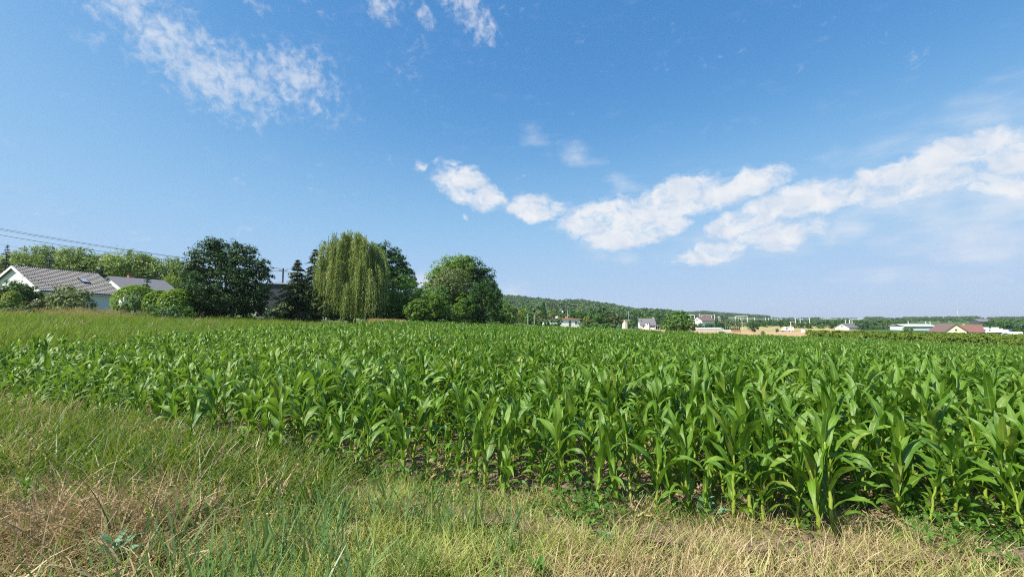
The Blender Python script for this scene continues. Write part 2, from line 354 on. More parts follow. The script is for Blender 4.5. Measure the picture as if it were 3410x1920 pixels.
M['whiteroof'] = mat_plain('white_sheet_roof', (0.58, 0.58, 0.56), 0.5, 0.06)

def mat_soil():
    m, t = new_mat('field_soil'); tc = t.add('ShaderNodeTexCoord'); v = tc.outputs['Object']
    n1 = t.noise(v, 0.8, 4); n2 = t.noise(v, 14, 6, 0.65); n3 = t.noise(v, 55, 4, 0.6)
    c = t.ramp(n2, [(0.28, (0.10, 0.065, 0.045)), (0.5, (0.24, 0.165, 0.115)), (0.75, (0.40, 0.30, 0.21))])
    c = t.mix(t.math('MULTIPLY', n1, 0.5), c, (0.20, 0.14, 0.095, 1))
    p = t.add('ShaderNodeBsdfPrincipled', _Roughness=0.95); t.link(c, p.inputs['Base Color']); p.inputs['Specular IOR Level'].default_value = 0.1
    b = t.add('ShaderNodeBump', _Strength=0.9, _Distance=0.05); t.link(t.math('ADD', n2, t.math('MULTIPLY', n3, 0.5)), b.inputs['Height']); t.link(b.outputs[0], p.inputs['Normal'])
    finish(t, p.outputs[0]); return m
def mat_ground():
    m, t = new_mat('ground_grassland'); g = t.add('ShaderNodeNewGeometry'); v = g.outputs['Position']
    n1 = t.noise(v, 0.35, 5, 0.6); n2 = t.noise(v, 9, 5, 0.65)
    near = t.mix(n1, (0.10, 0.075, 0.04, 1), (0.06, 0.065, 0.022, 1)); near = t.mix(t.maprange(n2, 0.35, 0.7), t.mix(0.5, near, (0.03, 0.024, 0.014, 1)), near)
    vo = t.add('ShaderNodeTexVoronoi', feature='F1', _Scale=0.0065); vo.inputs['Randomness'].default_value = 0.9
    st = t.vmath('MULTIPLY', v, (1.0, 0.55, 0.0)); t.link(st, vo.inputs['Vector'])
    sp = t.add('ShaderNodeSeparateColor'); t.link(vo.outputs['Color'], sp.inputs[0])
    fld = t.ramp(sp.outputs[0], [(0.0, (0.055, 0.12, 0.035)), (0.30, (0.07, 0.15, 0.05)), (0.48, (0.16, 0.20, 0.06)), (0.62, (0.30, 0.25, 0.11)), (0.72, (0.08, 0.15, 0.05)), (0.9, (0.05, 0.105, 0.035))], 'CONSTANT')
    fld = t.mix(t.math('MULTIPLY', t.noise(v, 0.05, 6, 0.65), 0.55), fld, (0.05, 0.085, 0.025, 1))
    ln = t.add('ShaderNodeVectorMath', operation='LENGTH'); t.link(v, ln.inputs[0])
    c = t.mix(t.maprange(ln.outputs['Value'], 120, 260), t.mix(t.maprange(ln.outputs['Value'], 15, 40), near, (0.10, 0.14, 0.035, 1)), fld)
    p = t.add('ShaderNodeBsdfPrincipled', _Roughness=0.95); t.link(c, p.inputs['Base Color']); p.inputs['Specular IOR Level'].default_value = 0.1
    b = t.add('ShaderNodeBump', _Strength=0.6, _Distance=0.05); t.link(n2, b.inputs['Height']); t.link(b.outputs[0], p.inputs['Normal'])
    finish(t, p.outputs[0]); return m
def mat_stubble(name, a, bcol):
    m, t = new_mat(name); g = t.add('ShaderNodeNewGeometry'); v = g.outputs['Position']
    n = t.noise(t.vmath('MULTIPLY', v, (0.12, 0.9, 0)), 0.5, 5, 0.6); n2 = t.noise(v, 1.8, 4)
    c = t.mix(t.math('MULTIPLY', t.math('ADD', n, n2), 0.5), C4(a), C4(bcol))
    p = t.add('ShaderNodeBsdfPrincipled', _Roughness=0.95); t.link(c, p.inputs['Base Color']); p.inputs['Specular IOR Level'].default_value = 0.1
    finish(t, p.outputs[0]); return m
M['soil'] = mat_soil(); M['ground'] = mat_ground()
M['stubble'] = mat_stubble('stubble', (0.34, 0.22, 0.11), (0.50, 0.36, 0.19))
M['meadow'] = mat_stubble('meadow', (0.09, 0.14, 0.03), (0.19, 0.22, 0.06))
M['hayfield'] = mat_stubble('hay_field', (0.26, 0.24, 0.09), (0.42, 0.36, 0.15))
# ------------------------------------------------------------------ the ground
def polar_ground():
    rad = np.concatenate([[0.02], np.geomspace(1.0, 4200, 150)]); na = 360
    ang = np.linspace(0, 2 * PI, na, endpoint=False)
    R, A = np.meshgrid(rad, ang, indexing='ij'); X = R * np.sin(A); Y = R * np.cos(A); Z = terrain(X, Y)
    V = np.stack([X, Y, Z], -1).reshape(-1, 3)
    i, j = np.meshgrid(np.arange(len(rad) - 1), np.arange(na), indexing='ij'); j2 = (j + 1) % na
    Fq = np.stack([i * na + j, i * na + j2, (i + 1) * na + j2, (i + 1) * na + j], -1).reshape(-1, 4)
    me = mesh_np('ground', V, Fq, M['ground'], smooth=True)
    return me
tag(link('ground', polar_ground()), kind='structure')
def sheet(name, mat, x0, x1, y0, y1, step, keep=None, lift=0.02, rough=0.0, warp=None, kind='structure'):
    xs = np.arange(x0, x1 + step, step); ys = np.arange(y0, y1 + step, step)
    X, Y = np.meshgrid(xs, ys); Z = terrain(X, Y) + lift
    if rough: Z = Z + rough * (np.sin(X * 9.1 + 2 * np.sin(Y * 3.7)) * np.sin(Y * 10.3 + 1.5 * np.sin(X * 4.1)) + RNG.normal(0, 0.45, X.shape))
    nx = len(xs); V = np.stack([X, Y, Z], -1).reshape(-1, 3)
    i, j = np.meshgrid(np.arange(len(ys) - 1), np.arange(nx - 1), indexing='ij')
    Fq = np.stack([i * nx + j, i * nx + j + 1, (i + 1) * nx + j + 1, (i + 1) * nx + j], -1).reshape(-1, 4)
    if keep is not None:
        cx = V[Fq].mean(1); Fq = Fq[keep(cx[:, 0], cx[:, 1])]
    used, inv = np.unique(Fq, return_inverse=True)
    return tag(link(name, mesh_np(name, V[used], inv.reshape(-1, 4), mat, smooth=True)), kind=kind)

# edge of the maize, nearest the camera
EX = [-40, -20, -12, -8.2, -5.3, -3.0, -1.6, -0.2, 1.6, 4.6, 8, 14, 40]
EY = [17, 11.5, 8.2, 6.9, 6.15, 5.15, 4.6, 4.12, 3.85, 3.5, 3.0, 2.2, -1.0]
def edge_y(x): return np.interp(x, EX, EY)
def left_x(y): return -12.8 - 0.02 * np.asarray(y) + 0.7 * np.sin(np.asarray(y) * 0.21)
def far_y(x): return np.where(x > 50, np.maximum(68 - (x - 50) * 1.0, 34), 77 - 9 * sstep(-6, 8, x)) + 1.2 * np.sin(np.asarray(x) * 0.11)
def in_maize(x, y): return (y > edge_y(x)) & (x > left_x(y)) & (y < far_y(x))
sheet('field_soil', M['soil'], -13.5, 15, 2.0, 13, 0.12, lambda x, y: (y > edge_y(x) - 0.35) & (x > left_x(y) - 0.2), 0.05, 0.012)
sheet('field_soil', M['soil'], -16, 112, 13.0, 79, 1.0, lambda x, y: (x > left_x(y) - 0.2) & (y < far_y(x) + 0.5), 0.05)
sheet('meadow', M['meadow'], -120, 60, 69, 170, 3.0, lambda x, y: (x < 0.55 * y + 5) & ((y > 80) | (x > 2)), 0.04)
sheet('stubble_field', M['stubble'], 22, 330, 70, 236, 3.0, lambda x, y: (x > 0.265 * y + 6) & (x < 0.74 * y + 8) & (y > 70), 0.07)
sheet('hay_field', M['hayfield'], 90, 420, 240, 380, 6.0, lambda x, y: (x > 0.50 * y) & (x < 0.80 * y), 0.12)
sheet('farm_track', M['concrete'], 40, 180, 214, 218, 2.0, lambda x, y: x < 0.5 * y, 0.12)

# ------------------------------------------------------------------ foliage builders (numpy)
def rand_dirs(n):
    v = RNG.normal(size=(n, 3)); return v / np.linalg.norm(v, axis=1)[:, None]
def leaf_quads(P, N, size, aspect=0.62, axis=None):
    """one four-cornered leaf per point, facing N; axis gives its long direction"""
    n = len(P)
    T = rand_dirs(n) if axis is None else axis
    T = T - (T * N).sum(1)[:, None] * N; T /= np.maximum(np.linalg.norm(T, axis=1), 1e-6)[:, None]
    B = np.cross(N, T); s = (size if hasattr(size, '__len__') else np.full(n, size))[:, None]
    V = np.empty((n, 4, 3)); V[:, 0] = P - T * s * 0.5; V[:, 1] = P + B * s * aspect * 0.5; V[:, 2] = P + T * s * 0.5 + N * s * 0.08; V[:, 3] = P - B * s * aspect * 0.5
    return V.reshape(-1, 3), np.arange(n * 4).reshape(-1, 4)
def crown_points(lobes, n, clump=0.22, shell=0.55, up=0.35):
    """lobes (k,6): centre and radii. Leaves gather in clumps spread through the lobes' outer volume."""
    lobes = np.asarray(lobes, float); vol = (lobes[:, 3] * lobes[:, 4] * lobes[:, 5]) ** (2 / 3.0); pr = vol / vol.sum()
    rm = lobes[:, 3:].mean()
    if clump == 0:      # a clipped surface: leaves all over it
        li = RNG.choice(len(lobes), n, p=pr); d = rand_dirs(n); d[:, 2] = np.where(d[:, 2] < -.5, -d[:, 2], d[:, 2])
        P = lobes[li, :3] + d * lobes[li, 3:] * (0.86 + .16 * RNG.random(n))[:, None]; N = d * .6 + np.array([0, 0, up]) + RNG.normal(0, .3, (n, 3)); N /= np.linalg.norm(N, axis=1)[:, None]
        return P, N, RNG.random(n)
    nc = max(12, int(n / 24)); li = RNG.choice(len(lobes), nc, p=pr)
    d = rand_dirs(nc); rr = shell + (1.02 - shell) * RNG.random(nc) ** 0.6
    c = lobes[li, :3] + d * rr[:, None] * lobes[li, 3:]
    cr = clump * 1.35 * rm * (0.55 + 0.9 * RNG.random(nc)); tone = RNG.random(nc)
    ci = RNG.integers(0, nc, n); e = rand_dirs(n); e[:, 2] = np.abs(e[:, 2]) * 0.9 - 0.25
    e += d[ci] * 0.5; e /= np.linalg.norm(e, axis=1)[:, None]
    sm = np.minimum(lobes[li, 3:].min(1), rm) / rm; cr = cr * (0.5 + 0.5 * sm)
    P = c[ci] + e * (cr[ci] * (0.55 + 0.5 * RNG.random(n)))[:, None]
    N = e * 0.55 + d[ci] * 0.3 + np.array([0, 0, up]) + RNG.normal(0, 0.42, (n, 3)); N /= np.linalg.norm(N, axis=1)[:, None]
    return P, N, np.clip(tone[ci] * 0.55 + RNG.random(n) * 0.45, 0, 1)
def crown_mesh(name, lobes, n, leaf, mat, clump=0.22, shell=0.55, up=0.35, aspect=0.62):
    P, N, t = crown_points(lobes, n, clump, shell, up)
    V, Fq = leaf_quads(P, N, leaf * 1.2 * (0.65 + 0.7 * RNG.random(n)), aspect)
    return mesh_np(name, V, Fq, mat, fattr=t)
def trunk_mesh(h, r, lobes, mat, limbs=7, lean=0.0):
    mb = MB(); top = Vector((lean, 0, h))
    mb.tube([(0, 0, -0.3), (0.02, 0, 0.1 * h), (lean * 0.5, 0.03, 0.5 * h), top], [r * 1.35, r, r * 0.8, r * 0.35], 9)
    L = list(lobes); random.shuffle(L)
    for k in range(limbs):
        q = L[k % len(L)]; e = Vector(q[:3]) + Vector((random.uniform(-.5, .5) * q[3], random.uniform(-.5, .5) * q[4], random.uniform(-.2, .5) * q[5]))
        s = Vector((lean * .4, 0, h * random.uniform(0.35, 0.85))); m = (s + e) / 2 + Vector((0, 0, random.uniform(-.1, .35) * h * .3))
        mb.tube([s, m, e], [r * .45, r * .28, r * .06], 6)
    return mb.mesh('trunk', mat, True)
def tree_px(label, lobes_px, Y, mat, n=5000, leaf=0.2, cat='tree', name='broadleaf_tree', group=None, clump=0.22, shell=0.5, bark='bark', depth=0.9, up=0.35, trunk_r=None, aspect=0.62, parts=('trunk', 'crown')):
    """a tree at depth Y whose crown lobes have the size they show at that distance: (u, v, half width px, half height px)"""
    us = [l[0] for l in lobes_px]; wts = [l[2] for l in lobes_px]; uc = float(np.average(us, weights=wts)); base = place(uc, Y)
    L = []
    for (u, v, ru, rv) in lobes_px:
        a = wid(ru, Y); b = wid(rv, Y); L.append((X_at(u, Y) - base.x, RNG.uniform(-.35, .35) * a, z_at(v, Y) - base.z, a, a * depth, b))
    root = empty(name, base, label, cat, group)
    zmid = np.mean([l[2] for l in L]); zmin = min(l[2] - l[5] for l in L)
    link(parts[1], crown_mesh(parts[1], L, n, leaf, mat, clump, shell, up, aspect), root)
    link(parts[0], trunk_mesh(max(zmid, 0.5), trunk_r or max(0.05, 0.025 * (zmid + 2)), L, M[bark]), root)
    return root
def conifer_meshes(h, rad, mat, barkmat, levels=26, per=11, droop=0.25, base=0.06, sparse=0.0, q=5, needle=0.28, power=0.85):
    """trunk with whorls of drooping branches carrying needle sprays"""
    P = []; N = []; A = []; T = []; mb = MB(); mb.tube([(0, 0, -.3), (0, 0, h * .5), (0, 0, h)], [h * .018 + .03, h * .011 + .02, .012], 8)
    for i in range(levels):
        t = base + (1 - base) * (i + RNG.random() * .5) / levels
        R = rad * (1 - t) ** power * RNG.uniform(.8, 1.15) + 0.05
        for b in range(max(4, int(per * (1 - .45 * t)))):
            if RNG.random() < sparse: continue
            a = RNG.random() * 2 * PI; Rb = R * RNG.uniform(.65, 1.12); z0 = t * h
            d = np.array([math.cos(a), math.sin(a), 0]); side = np.array([-d[1], d[0], 0])
            dz = -droop * Rb * RNG.uniform(.5, 1.4) + (0.35 * Rb if t > .8 else 0)
            e = d * Rb + np.array([0, 0, dz]); tone = RNG.random()
            if Rb > .5 and b % 2 == 0: mb.tube([(0, 0, z0), tuple(np.array([0, 0, z0]) + e * .5 + [0, 0, .06 * Rb]), tuple(np.array([0, 0, z0]) + e * .9)], [.03 + .008 * Rb, .015, .005], 4, False)
            m = max(4, int(q * Rb / max(rad, .1) * 5.0))
            for s in np.linspace(.15, 1, m):
                for sg in (-1, 1):
                    wd = (1 - .55 * s) * .30 * Rb + .08
                    p = np.array([0, 0, z0]) + e * s + np.array([0, 0, .10 * Rb * math.sin(PI * s)]) + side * sg * wd * RNG.uniform(.25, .9) + RNG.normal(0, .03, 3)
                    P.append(p); n_ = np.array([0, 0, 1.0]) + RNG.normal(0, .45, 3) + d * .3; N.append(n_ / np.linalg.norm(n_))
                    A.append(d * .8 + side * sg * .7 + np.array([0, 0, -.35])); T.append(min(1, tone * .5 + RNG.random() * .5))
    P = np.array(P); N = np.array(N); A = np.array(A)
    V, Fq = leaf_quads(P, N, needle * RNG.uniform(.7, 1.5, len(P)), .42, A)
    return mesh_np('crown', V, Fq, mat, fattr=np.array(T)), mb.mesh('trunk', barkmat, True)
def conifer(label, u, vtop, wpx, Y, mat, name='spruce_tree', levels=26, per=11, group=None, cat='tree', **kw):
    b = place(u, Y); h = z_at(vtop, Y) - b.z
    root = empty(name, b, label, cat, group, RNG.random() * 6)
    c, t = conifer_meshes(h, wid(wpx, Y) / 2, M[mat], M['bark'], levels, per, **kw)
    link('crown', c, root); link('trunk', t, root); return root
def willow_mesh(lobes, zbot, n_bundles, strands, leaf, mat, seg=0.42, extra=0, dropk=1.0):
    """weeping strands hung in bundles from the outer surface of the lobes"""
    lobes = np.asarray(lobes, float); P = []; A = []; T = []
    pr = lobes[:, 3] * lobes[:, 5]; pr = pr / pr.sum()
    for _ in range(n_bundles):
        l = lobes[RNG.choice(len(lobes), p=pr)]
        d = rand_dirs(1)[0]; d[2] = abs(d[2]) * .9 + .05; d /= np.linalg.norm(d)
        c = l[:3] + d * l[3:] * RNG.choice([RNG.uniform(.6, 1.0), RNG.uniform(.9, 1.2)]); tone = RNG.random(); drop = (c[2] - zbot) * RNG.uniform(.45, 1.0) * dropk
        for s in range(strands):
            p = c + RNG.normal(0, 1, 3) * np.array([.24, .24, .24]) * (0.7 + .04 * l[3]); L = max(.6, drop * RNG.uniform(.6, 1.08)); m = max(3, int(L / seg))
            out = np.array([d[0], d[1], 0]) * RNG.uniform(.2, .7); sw = RNG.normal(0, .05, 2)
            k = np.arange(m) / m; zz = -L * k + .5 * np.sin(np.minimum(k * 6, PI)) * .35
            q = p[None] + out[None] * np.minimum(k * 3, 1)[:, None] + np.stack([sw[0] * L * k, sw[1] * L * k, zz], -1) + RNG.normal(0, .05, (m, 3))
            q = q[q[:, 2] > zbot - .2]
            P.append(q); a = np.tile([[0, 0, -1.0]], (len(q), 1)) + RNG.normal(0, .28, (len(q), 3)); A.append(a); T.append(np.clip(tone * .75 + RNG.random(len(q)) * .25, 0, 1))
    P = np.vstack(P); A = np.vstack(A); T = np.concatenate(T); N = rand_dirs(len(P)); N[:, 2] *= .4; N /= np.linalg.norm(N, axis=1)[:, None]
    V, Fq = leaf_quads(P, N, leaf * RNG.uniform(.75, 1.35, len(P)), .22, A)
    if extra:
        P2, N2, T2 = crown_points(lobes, extra, .3, .5, .6); V2, F2 = leaf_quads(P2, N2, leaf * .8 * RNG.uniform(.6, 1.3, extra), .45); Fq = np.vstack([Fq, F2 + len(V)]); V = np.vstack([V, V2]); T = np.concatenate([T, T2])
    return mesh_np('crown', V, Fq, mat, fattr=T)
def willow(label, lobes_px, vbot, Y, mat, n_bundles, strands, leaf=.5, group=None, extra=0, seg=.42, dropk=1.0):
    uc = float(np.mean([l[0] for l in lobes_px])); base = place(uc, Y)
    L = [(X_at(u, Y) - base.x, RNG.uniform(-.3, .3) * wid(ru, Y), z_at(v, Y) - base.z, wid(ru, Y), wid(ru, Y), wid(rv, Y)) for (u, v, ru, rv) in lobes_px]
    root = empty('willow_tree', base, label, 'tree', group)
    link('crown', willow_mesh(L, max(.3, z_at(vbot, Y) - base.z), n_bundles, strands, leaf, mat, seg, extra, dropk), root)
    link('trunk', trunk_mesh(np.mean([l[2] for l in L]), .32, L, M['bark'], 9), root); return root

# ------------------------------------------------------------------ maize
def maize_leaf_geo(Ln, Wd, th0, bend, twist, wave, seg=9, curl=0.3):
    s = np.linspace(0, 1, seg + 1); th = th0 + bend * s ** 1.9
    ds = Ln / seg; r = np.concatenate([[0], np.cumsum(np.sin((th[1:] + th[:-1]) / 2) * ds)]); z = np.concatenate([[0], np.cumsum(np.cos((th[1:] + th[:-1]) / 2) * ds)])
    wd = Wd * np.clip(np.minimum(0.42 + 2.1 * s, 1.0), 0, 1) * np.clip(1 - s ** 2.6, 0.02, 1) / 2
    tw = twist * s ** 1.5; fold = curl * (1 - .7 * s)
    ph = RNG.random() * 6.28
    V = []; UV = []
    for i in range(seg + 1):
        T = np.array([math.sin(th[i]), 0, math.cos(th[i])]); Nn = np.array([-math.cos(th[i]), 0, math.sin(th[i])]); B = np.array([0, 1.0, 0])
        c, sn = math.cos(tw[i]), math.sin(tw[i]); Bt = B * c + Nn * sn; Nt = Nn * c - B * sn
        p = np.array([r[i], 0, z[i]])
        for k, sg in ((0, -1), (1, 0), (2, 1)):
            w_ = wave * math.sin(s[i] * 13 + ph + (2.1 if sg > 0 else 0)) * math.sin(PI * s[i]) * abs(sg)
            V.append(p + Bt * sg * wd[i] * math.cos(fold[i]) + Nt * (abs(sg) * wd[i] * math.sin(fold[i]) + w_)); UV.append((k / 2, s[i]))
    Fq = [[i * 3 + k, i * 3 + k + 1, (i + 1) * 3 + k + 1, (i + 1) * 3 + k] for i in range(seg) for k in (0, 1)]
    return np.array(V), np.array(Fq), np.array(UV)
def leaf_kind(kind):
    if kind == 'low': return maize_leaf_geo(RNG.uniform(.36, .52), RNG.uniform(.07, .095), RNG.uniform(.35, .7), RNG.uniform(.9, 2.4), RNG.uniform(-.9, .9), .012)
    if kind == 'mid': return maize_leaf_geo(RNG.uniform(.52, .74), RNG.uniform(.095, .125), RNG.uniform(.16, .48), RNG.uniform(.8, 2.6), RNG.uniform(-1.0, 1.0), .016)
    return maize_leaf_geo(RNG.uniform(.44, .62), RNG.uniform(.09, .12), RNG.uniform(.04, .22), RNG.uniform(.25, 1.9), RNG.uniform(-1.2, 1.2), .014, curl=.5)
LEAVES = {k: [leaf_kind(k) for _ in range(14)] for k in ('low', 'mid', 'top')}
LEAF_ME = {k: [mesh_np('leaf', v, f, M['corn'], True, uv=uv) for (v, f, uv) in LEAVES[k]] for k in LEAVES}
def stalk_mesh(h):
    mb = MB(); pts = []; rad = []; n = 7
    for i in range(n + 1):
        t = i / n; z = -.05 + h * t; r0 = .0165 * (1 - .62 * t) + .002
        pts += [(.006 * math.sin(i * 2), .006 * math.cos(i * 3), z), (.006 * math.sin(i * 2), .006 * math.cos(i * 3), z + .016)]; rad += [r0 * 1.28, r0]
    return mb.tube(pts, rad, 7).mesh('stalk', M['stalk'], True)
STALKS = [stalk_mesh(h) for h in (.62, .70, .78, .86)]
def plant_spec():
    """a list of (kind, variant, height fraction, azimuth, scale) for one plant about a metre tall"""
    n = random.randint(9, 12); a0 = random.uniform(0, 6.28); out = []
    for i in range(n):
        t = i / (n - 1); kind = 'low' if t < .3 else ('mid' if t < .75 else 'top')
        out.append((kind, random.randrange(14),   .05 + .91 * t ** .95, a0 + (i % 2) * PI + random.gauss(0, .4), random.uniform(.85, 1.12) * (0.8 if t > .95 else 1)))
    return out
def joined_plant(idx, mat='corn'):
    st = idx % 4; h = (.62, .70, .78, .86)[st]; Vs = []; Fs = []; UVs = []; o = 0
    for (kind, vi, hf, a, sc) in plant_spec():
        v, f, uv = LEAVES[kind][vi]; c, s = math.cos(a), math.sin(a)
        q = v * sc; q = np.stack([q[:, 0] * c - q[:, 1] * s, q[:, 0] * s + q[:, 1] * c, q[:, 2] + hf * h], -1)
        Vs.append(q); Fs.append(f + o); UVs.append(uv); o += len(q)
    me = STALKS[st]; vs = np.array([v.co[:] for v in me.vertices]); fq = np.array([list(p.vertices) for p in me.polygons if len(p.vertices) == 4])
    nleaf = sum(len(f) for f in Fs); Vs.append(vs); Fs.append(fq + o); UVs.append(np.full((len(vs), 2), .3))
    m = mesh_np('maize_plant_shape', np.vstack(Vs), np.vstack(Fs), M[mat], True, uv=np.vstack(UVs)); m.materials.append(M['stalk'])
    mi = np.zeros(len(m.polygons), np.int32); mi[nleaf:] = 1; m.polygons.foreach_set('material_index', mi); return m

# ------------------------------------------------------------------ scattering for what nobody could count
def scatter_tree():
    ng = bpy.data.node_groups.new('scatter', 'GeometryNodeTree')
    ng.interface.new_socket('Geometry', in_out='INPUT', socket_type='NodeSocketGeometry'); ng.interface.new_socket('Geometry', in_out='OUTPUT', socket_type='NodeSocketGeometry')
    return ng
def scatter(name, shapes, P, rot, scl, idx=None, kind='stuff'):
    """one stuff object: instances of the given meshes on points"""
    n = len(P); me = bpy.data.meshes.new(name); me.vertices.add(n); me.vertices.foreach_set('co', np.asarray(P, np.float32).ravel())
    a = me.attributes.new('rot', 'FLOAT_VECTOR', 'POINT'); a.data.foreach_set('vector', np.asarray(rot, np.float32).ravel())
    a = me.attributes.new('scl', 'FLOAT_VECTOR', 'POINT'); a.data.foreach_set('vector', np.asarray(scl, np.float32).ravel())
    idx = RNG.integers(0, len(shapes), n) if idx is None else idx
    a = me.attributes.new('idx', 'INT', 'POINT'); a.data.foreach_set('value', np.asarray(idx, np.int32))
    o = link(name, me); tag(o, kind=kind)
    col = bpy.data.collections.new(name + '_shapes')
    for i, m in enumerate(shapes): col.objects.link(bpy.data.objects.new(f'{name}_shape_{i:02d}', m))
    ng = scatter_tree(); N = ng.nodes; L = ng.links
    gi = N.new('NodeGroupInput'); go = N.new('NodeGroupOutput'); mp = N.new('GeometryNodeMeshToPoints'); ip = N.new('GeometryNodeInstanceOnPoints')
    ci = N.new('GeometryNodeCollectionInfo'); ci.inputs['Collection'].default_value = col; ci.inputs['Separate Children'].default_value = True; ci.inputs['Reset Children'].default_value = True
    def named(an, dt): q = N.new('GeometryNodeInputNamedAttribute'); q.data_type = dt; q.inputs['Name'].default_value = an; return q.outputs['Attribute']
    er = N.new('FunctionNodeEulerToRotation'); L.new(named('rot', 'FLOAT_VECTOR'), er.inputs[0])
    ip.inputs['Pick Instance'].default_value = True
    L.new(gi.outputs[0], mp.inputs[0]); L.new(mp.outputs[0], ip.inputs['Points']); L.new(ci.outputs[0], ip.inputs['Instance']); L.new(named('idx', 'INT'), ip.inputs['Instance Index'])
    L.new(er.outputs[0], ip.inputs['Rotation']); L.new(named('scl', 'FLOAT_VECTOR'), ip.inputs['Scale']); L.new(ip.outputs[0], go.inputs[0])
    md = o.modifiers.new('scatter', 'NODES'); md.node_group = ng; return o
def tuft(name, n, h, spread, width, mat, lean=0.35, bend=0.9, seg=3, wind=(0.2, 0.05), seed=None, tipw=0.15):
    """a tuft of bent blades, each a short strip"""
    k = seg + 1; V = np.empty((n, k, 2, 3)); hh = h * RNG.uniform(.5, 1.15, n); a = RNG.random(n) * 2 * PI
    p0 = np.stack([RNG.normal(0, spread, n), RNG.normal(0, spread, n), np.full(n, -.02)], -1)
    th = RNG.normal(lean, lean * .5, n); bd = bend * RNG.uniform(.2, 1.5, n); d = np.stack([np.cos(a), np.sin(a)], -1) + np.array(wind) * 2.2; d /= np.linalg.norm(d, axis=1)[:, None]
    yaw = RNG.random(n) * 2 * PI; side = np.stack([np.cos(yaw), np.sin(yaw), np.zeros(n)], -1)
    p = p0.copy()
    for i in range(k):
        s = i / seg; wv = width * (1 - (1 - tipw) * s ** 1.6) * RNG.uniform(.7, 1.3, n)[:, None] * .5
        V[:, i, 0] = p - side * wv; V[:, i, 1] = p + side * wv
        t = th + bd * (s + .5 / seg); p = p + (hh / seg)[:, None] * np.stack([np.sin(t) * d[:, 0], np.sin(t) * d[:, 1], np.cos(t)], -1)
    b = np.arange(n)[:, None] * k * 2; i = np.arange(seg)[None] * 2
    Fq = np.stack([b + i, b + i + 1, b + i + 3, b + i + 2], -1).reshape(-1, 4)
    tone = np.repeat(RNG.random(n), seg)
    return V.reshape(-1, 3), Fq, tone
def tuft_mesh(name, *a, **kw):
    mat = a[4]; V, Fq, t = tuft(name, *a, **kw); return mesh_np(name, V, Fq, mat, fattr=t)
def seed_tuft(name, n, h, mat_blade, mat_head):
    V, Fq, t = tuft(name, n, h, .16, .012, None, .12, .5, 4, (.25, .05), tipw=.25)
    tips = V.reshape(n, 5, 2, 3)[:, 4].mean(1); m = 7
    P = np.repeat(tips, m, 0) + RNG.normal(0, .018, (n * m, 3)) + np.tile(np.linspace(-.13, .03, m)[:, None] * [[.25, 0, 1.0]], (n, 1))
    V2, F2 = leaf_quads(P, rand_dirs(n * m), .06 * RNG.uniform(.7, 1.3, n * m), .4, np.tile([[.2, 0, 1.0]], (n * m, 1)) + RNG.normal(0, .3, (n * m, 3)))
    me = mesh_np(name, np.vstack([V, V2]), np.vstack([Fq, F2 + len(V)]), mat_blade, fattr=np.concatenate([t, RNG.random(len(F2))])); me.materials.append(mat_head)
    mi = np.zeros(len(me.polygons), np.int32); mi[len(Fq):] = 1; me.polygons.foreach_set('material_index', mi); return me
def zrot(n, tilt=0.12): return np.stack([RNG.normal(0, tilt, n), RNG.normal(0, tilt, n), RNG.random(n) * 2 * PI], -1)
def zrot_wind(n, tilt=0.1, j=0.7): return np.stack([RNG.normal(0, tilt, n), RNG.normal(0, tilt, n), RNG.normal(0, j, n)], -1)
def on_ground(x, y, dz=0.0): return np.stack([x, y, terrain(x, y) + dz], -1)
# ------------------------------------------------------------------ houses
def window(parent, c, w, h, axis, mull=1):
    """frame standing 3 cm proud of a wall with a pane set in it; axis 'x' or 'y' is the wall's normal"""
    f = MB(); t = .07; d = .10
    def bar(du, dz, a, b): f.box((c[0] + (0 if axis == 'x' else du), c[1] + (du if axis == 'x' else 0), c[2] + dz), ((d, a, b) if axis == 'x' else (a, d, b)))
    bar(0, h / 2 - t / 2, w, t); bar(0, -h / 2 + t / 2, w, t); bar(-w / 2 + t / 2, 0, t, h - 2 * t); bar(w / 2 - t / 2, 0, t, h - 2 * t)
    for k in range(mull): bar(-w / 2 + w * (k + 1) / (mull + 1), 0, t * .8, h - 2 * t)
    o = f.obj('window', M['frame'], parent)
    MB().box(c, (.06, w - 2 * t + .01, h - 2 * t + .01) if axis == 'x' else (w - 2 * t + .01, .06, h - 2 * t + .01)).obj('pane', M['glass'], o); return o
def chevron(W, eave, ridge, ov, th):
    """closed section of a two-slope roof of thickness th"""
    sl = (ridge - eave) / (W / 2); e = W / 2 + ov; z = eave - sl * ov
    return [(-e, z), (0, ridge), (e, z), (e, z + th), (0, ridge + th * 1.15), (-e, z + th)]
def gabled_house(name, label, cat, P, rz, L, W, eave, ridge, wall, roof, ov=.45, th=.22, wins=(), chimneys=(), doors=(), group=None, gov=.35, base=-.8):
    r = empty(name, P, label, cat, group, rz)
    MB().prism([(-W / 2, base), (W / 2, base), (W / 2, eave), (0, ridge - .02), (-W / 2, eave)], (0, 1, 0), (0, 0, 1), (-L / 2, 0, 0), (L, 0, 0)).obj('wall', M[wall], r)
    ro = MB().prism(chevron(W, eave, ridge, ov, th), (0, 1, 0), (0, 0, 1), (-L / 2 - gov, 0, 0), (L + 2 * gov, 0, 0)).obj('roof', M[roof], r)
    for (x, y, z, w, h, ax) in wins: window(r, (x, y, z), w, h, ax, 1 if w > .9 else 0)
    for (x, y, w, top, mat) in chimneys:
        c = MB().box((x, y, (eave + top) / 2), (w, w * .8, top - eave)).obj('chimney', M[mat], ro); MB().box((x, y, top + .06), (w + .16, w * .8 + .16, .12)).obj('chimney_cap', M['concrete'], c) if False else None
    for (x, y, w, h, ax, mat) in doors:
        MB().box((x, y, h / 2 - .1), (.09, w, h + .2) if ax == 'x' else (w, .09, h + .2)).obj('door', M[mat], r)
    return r

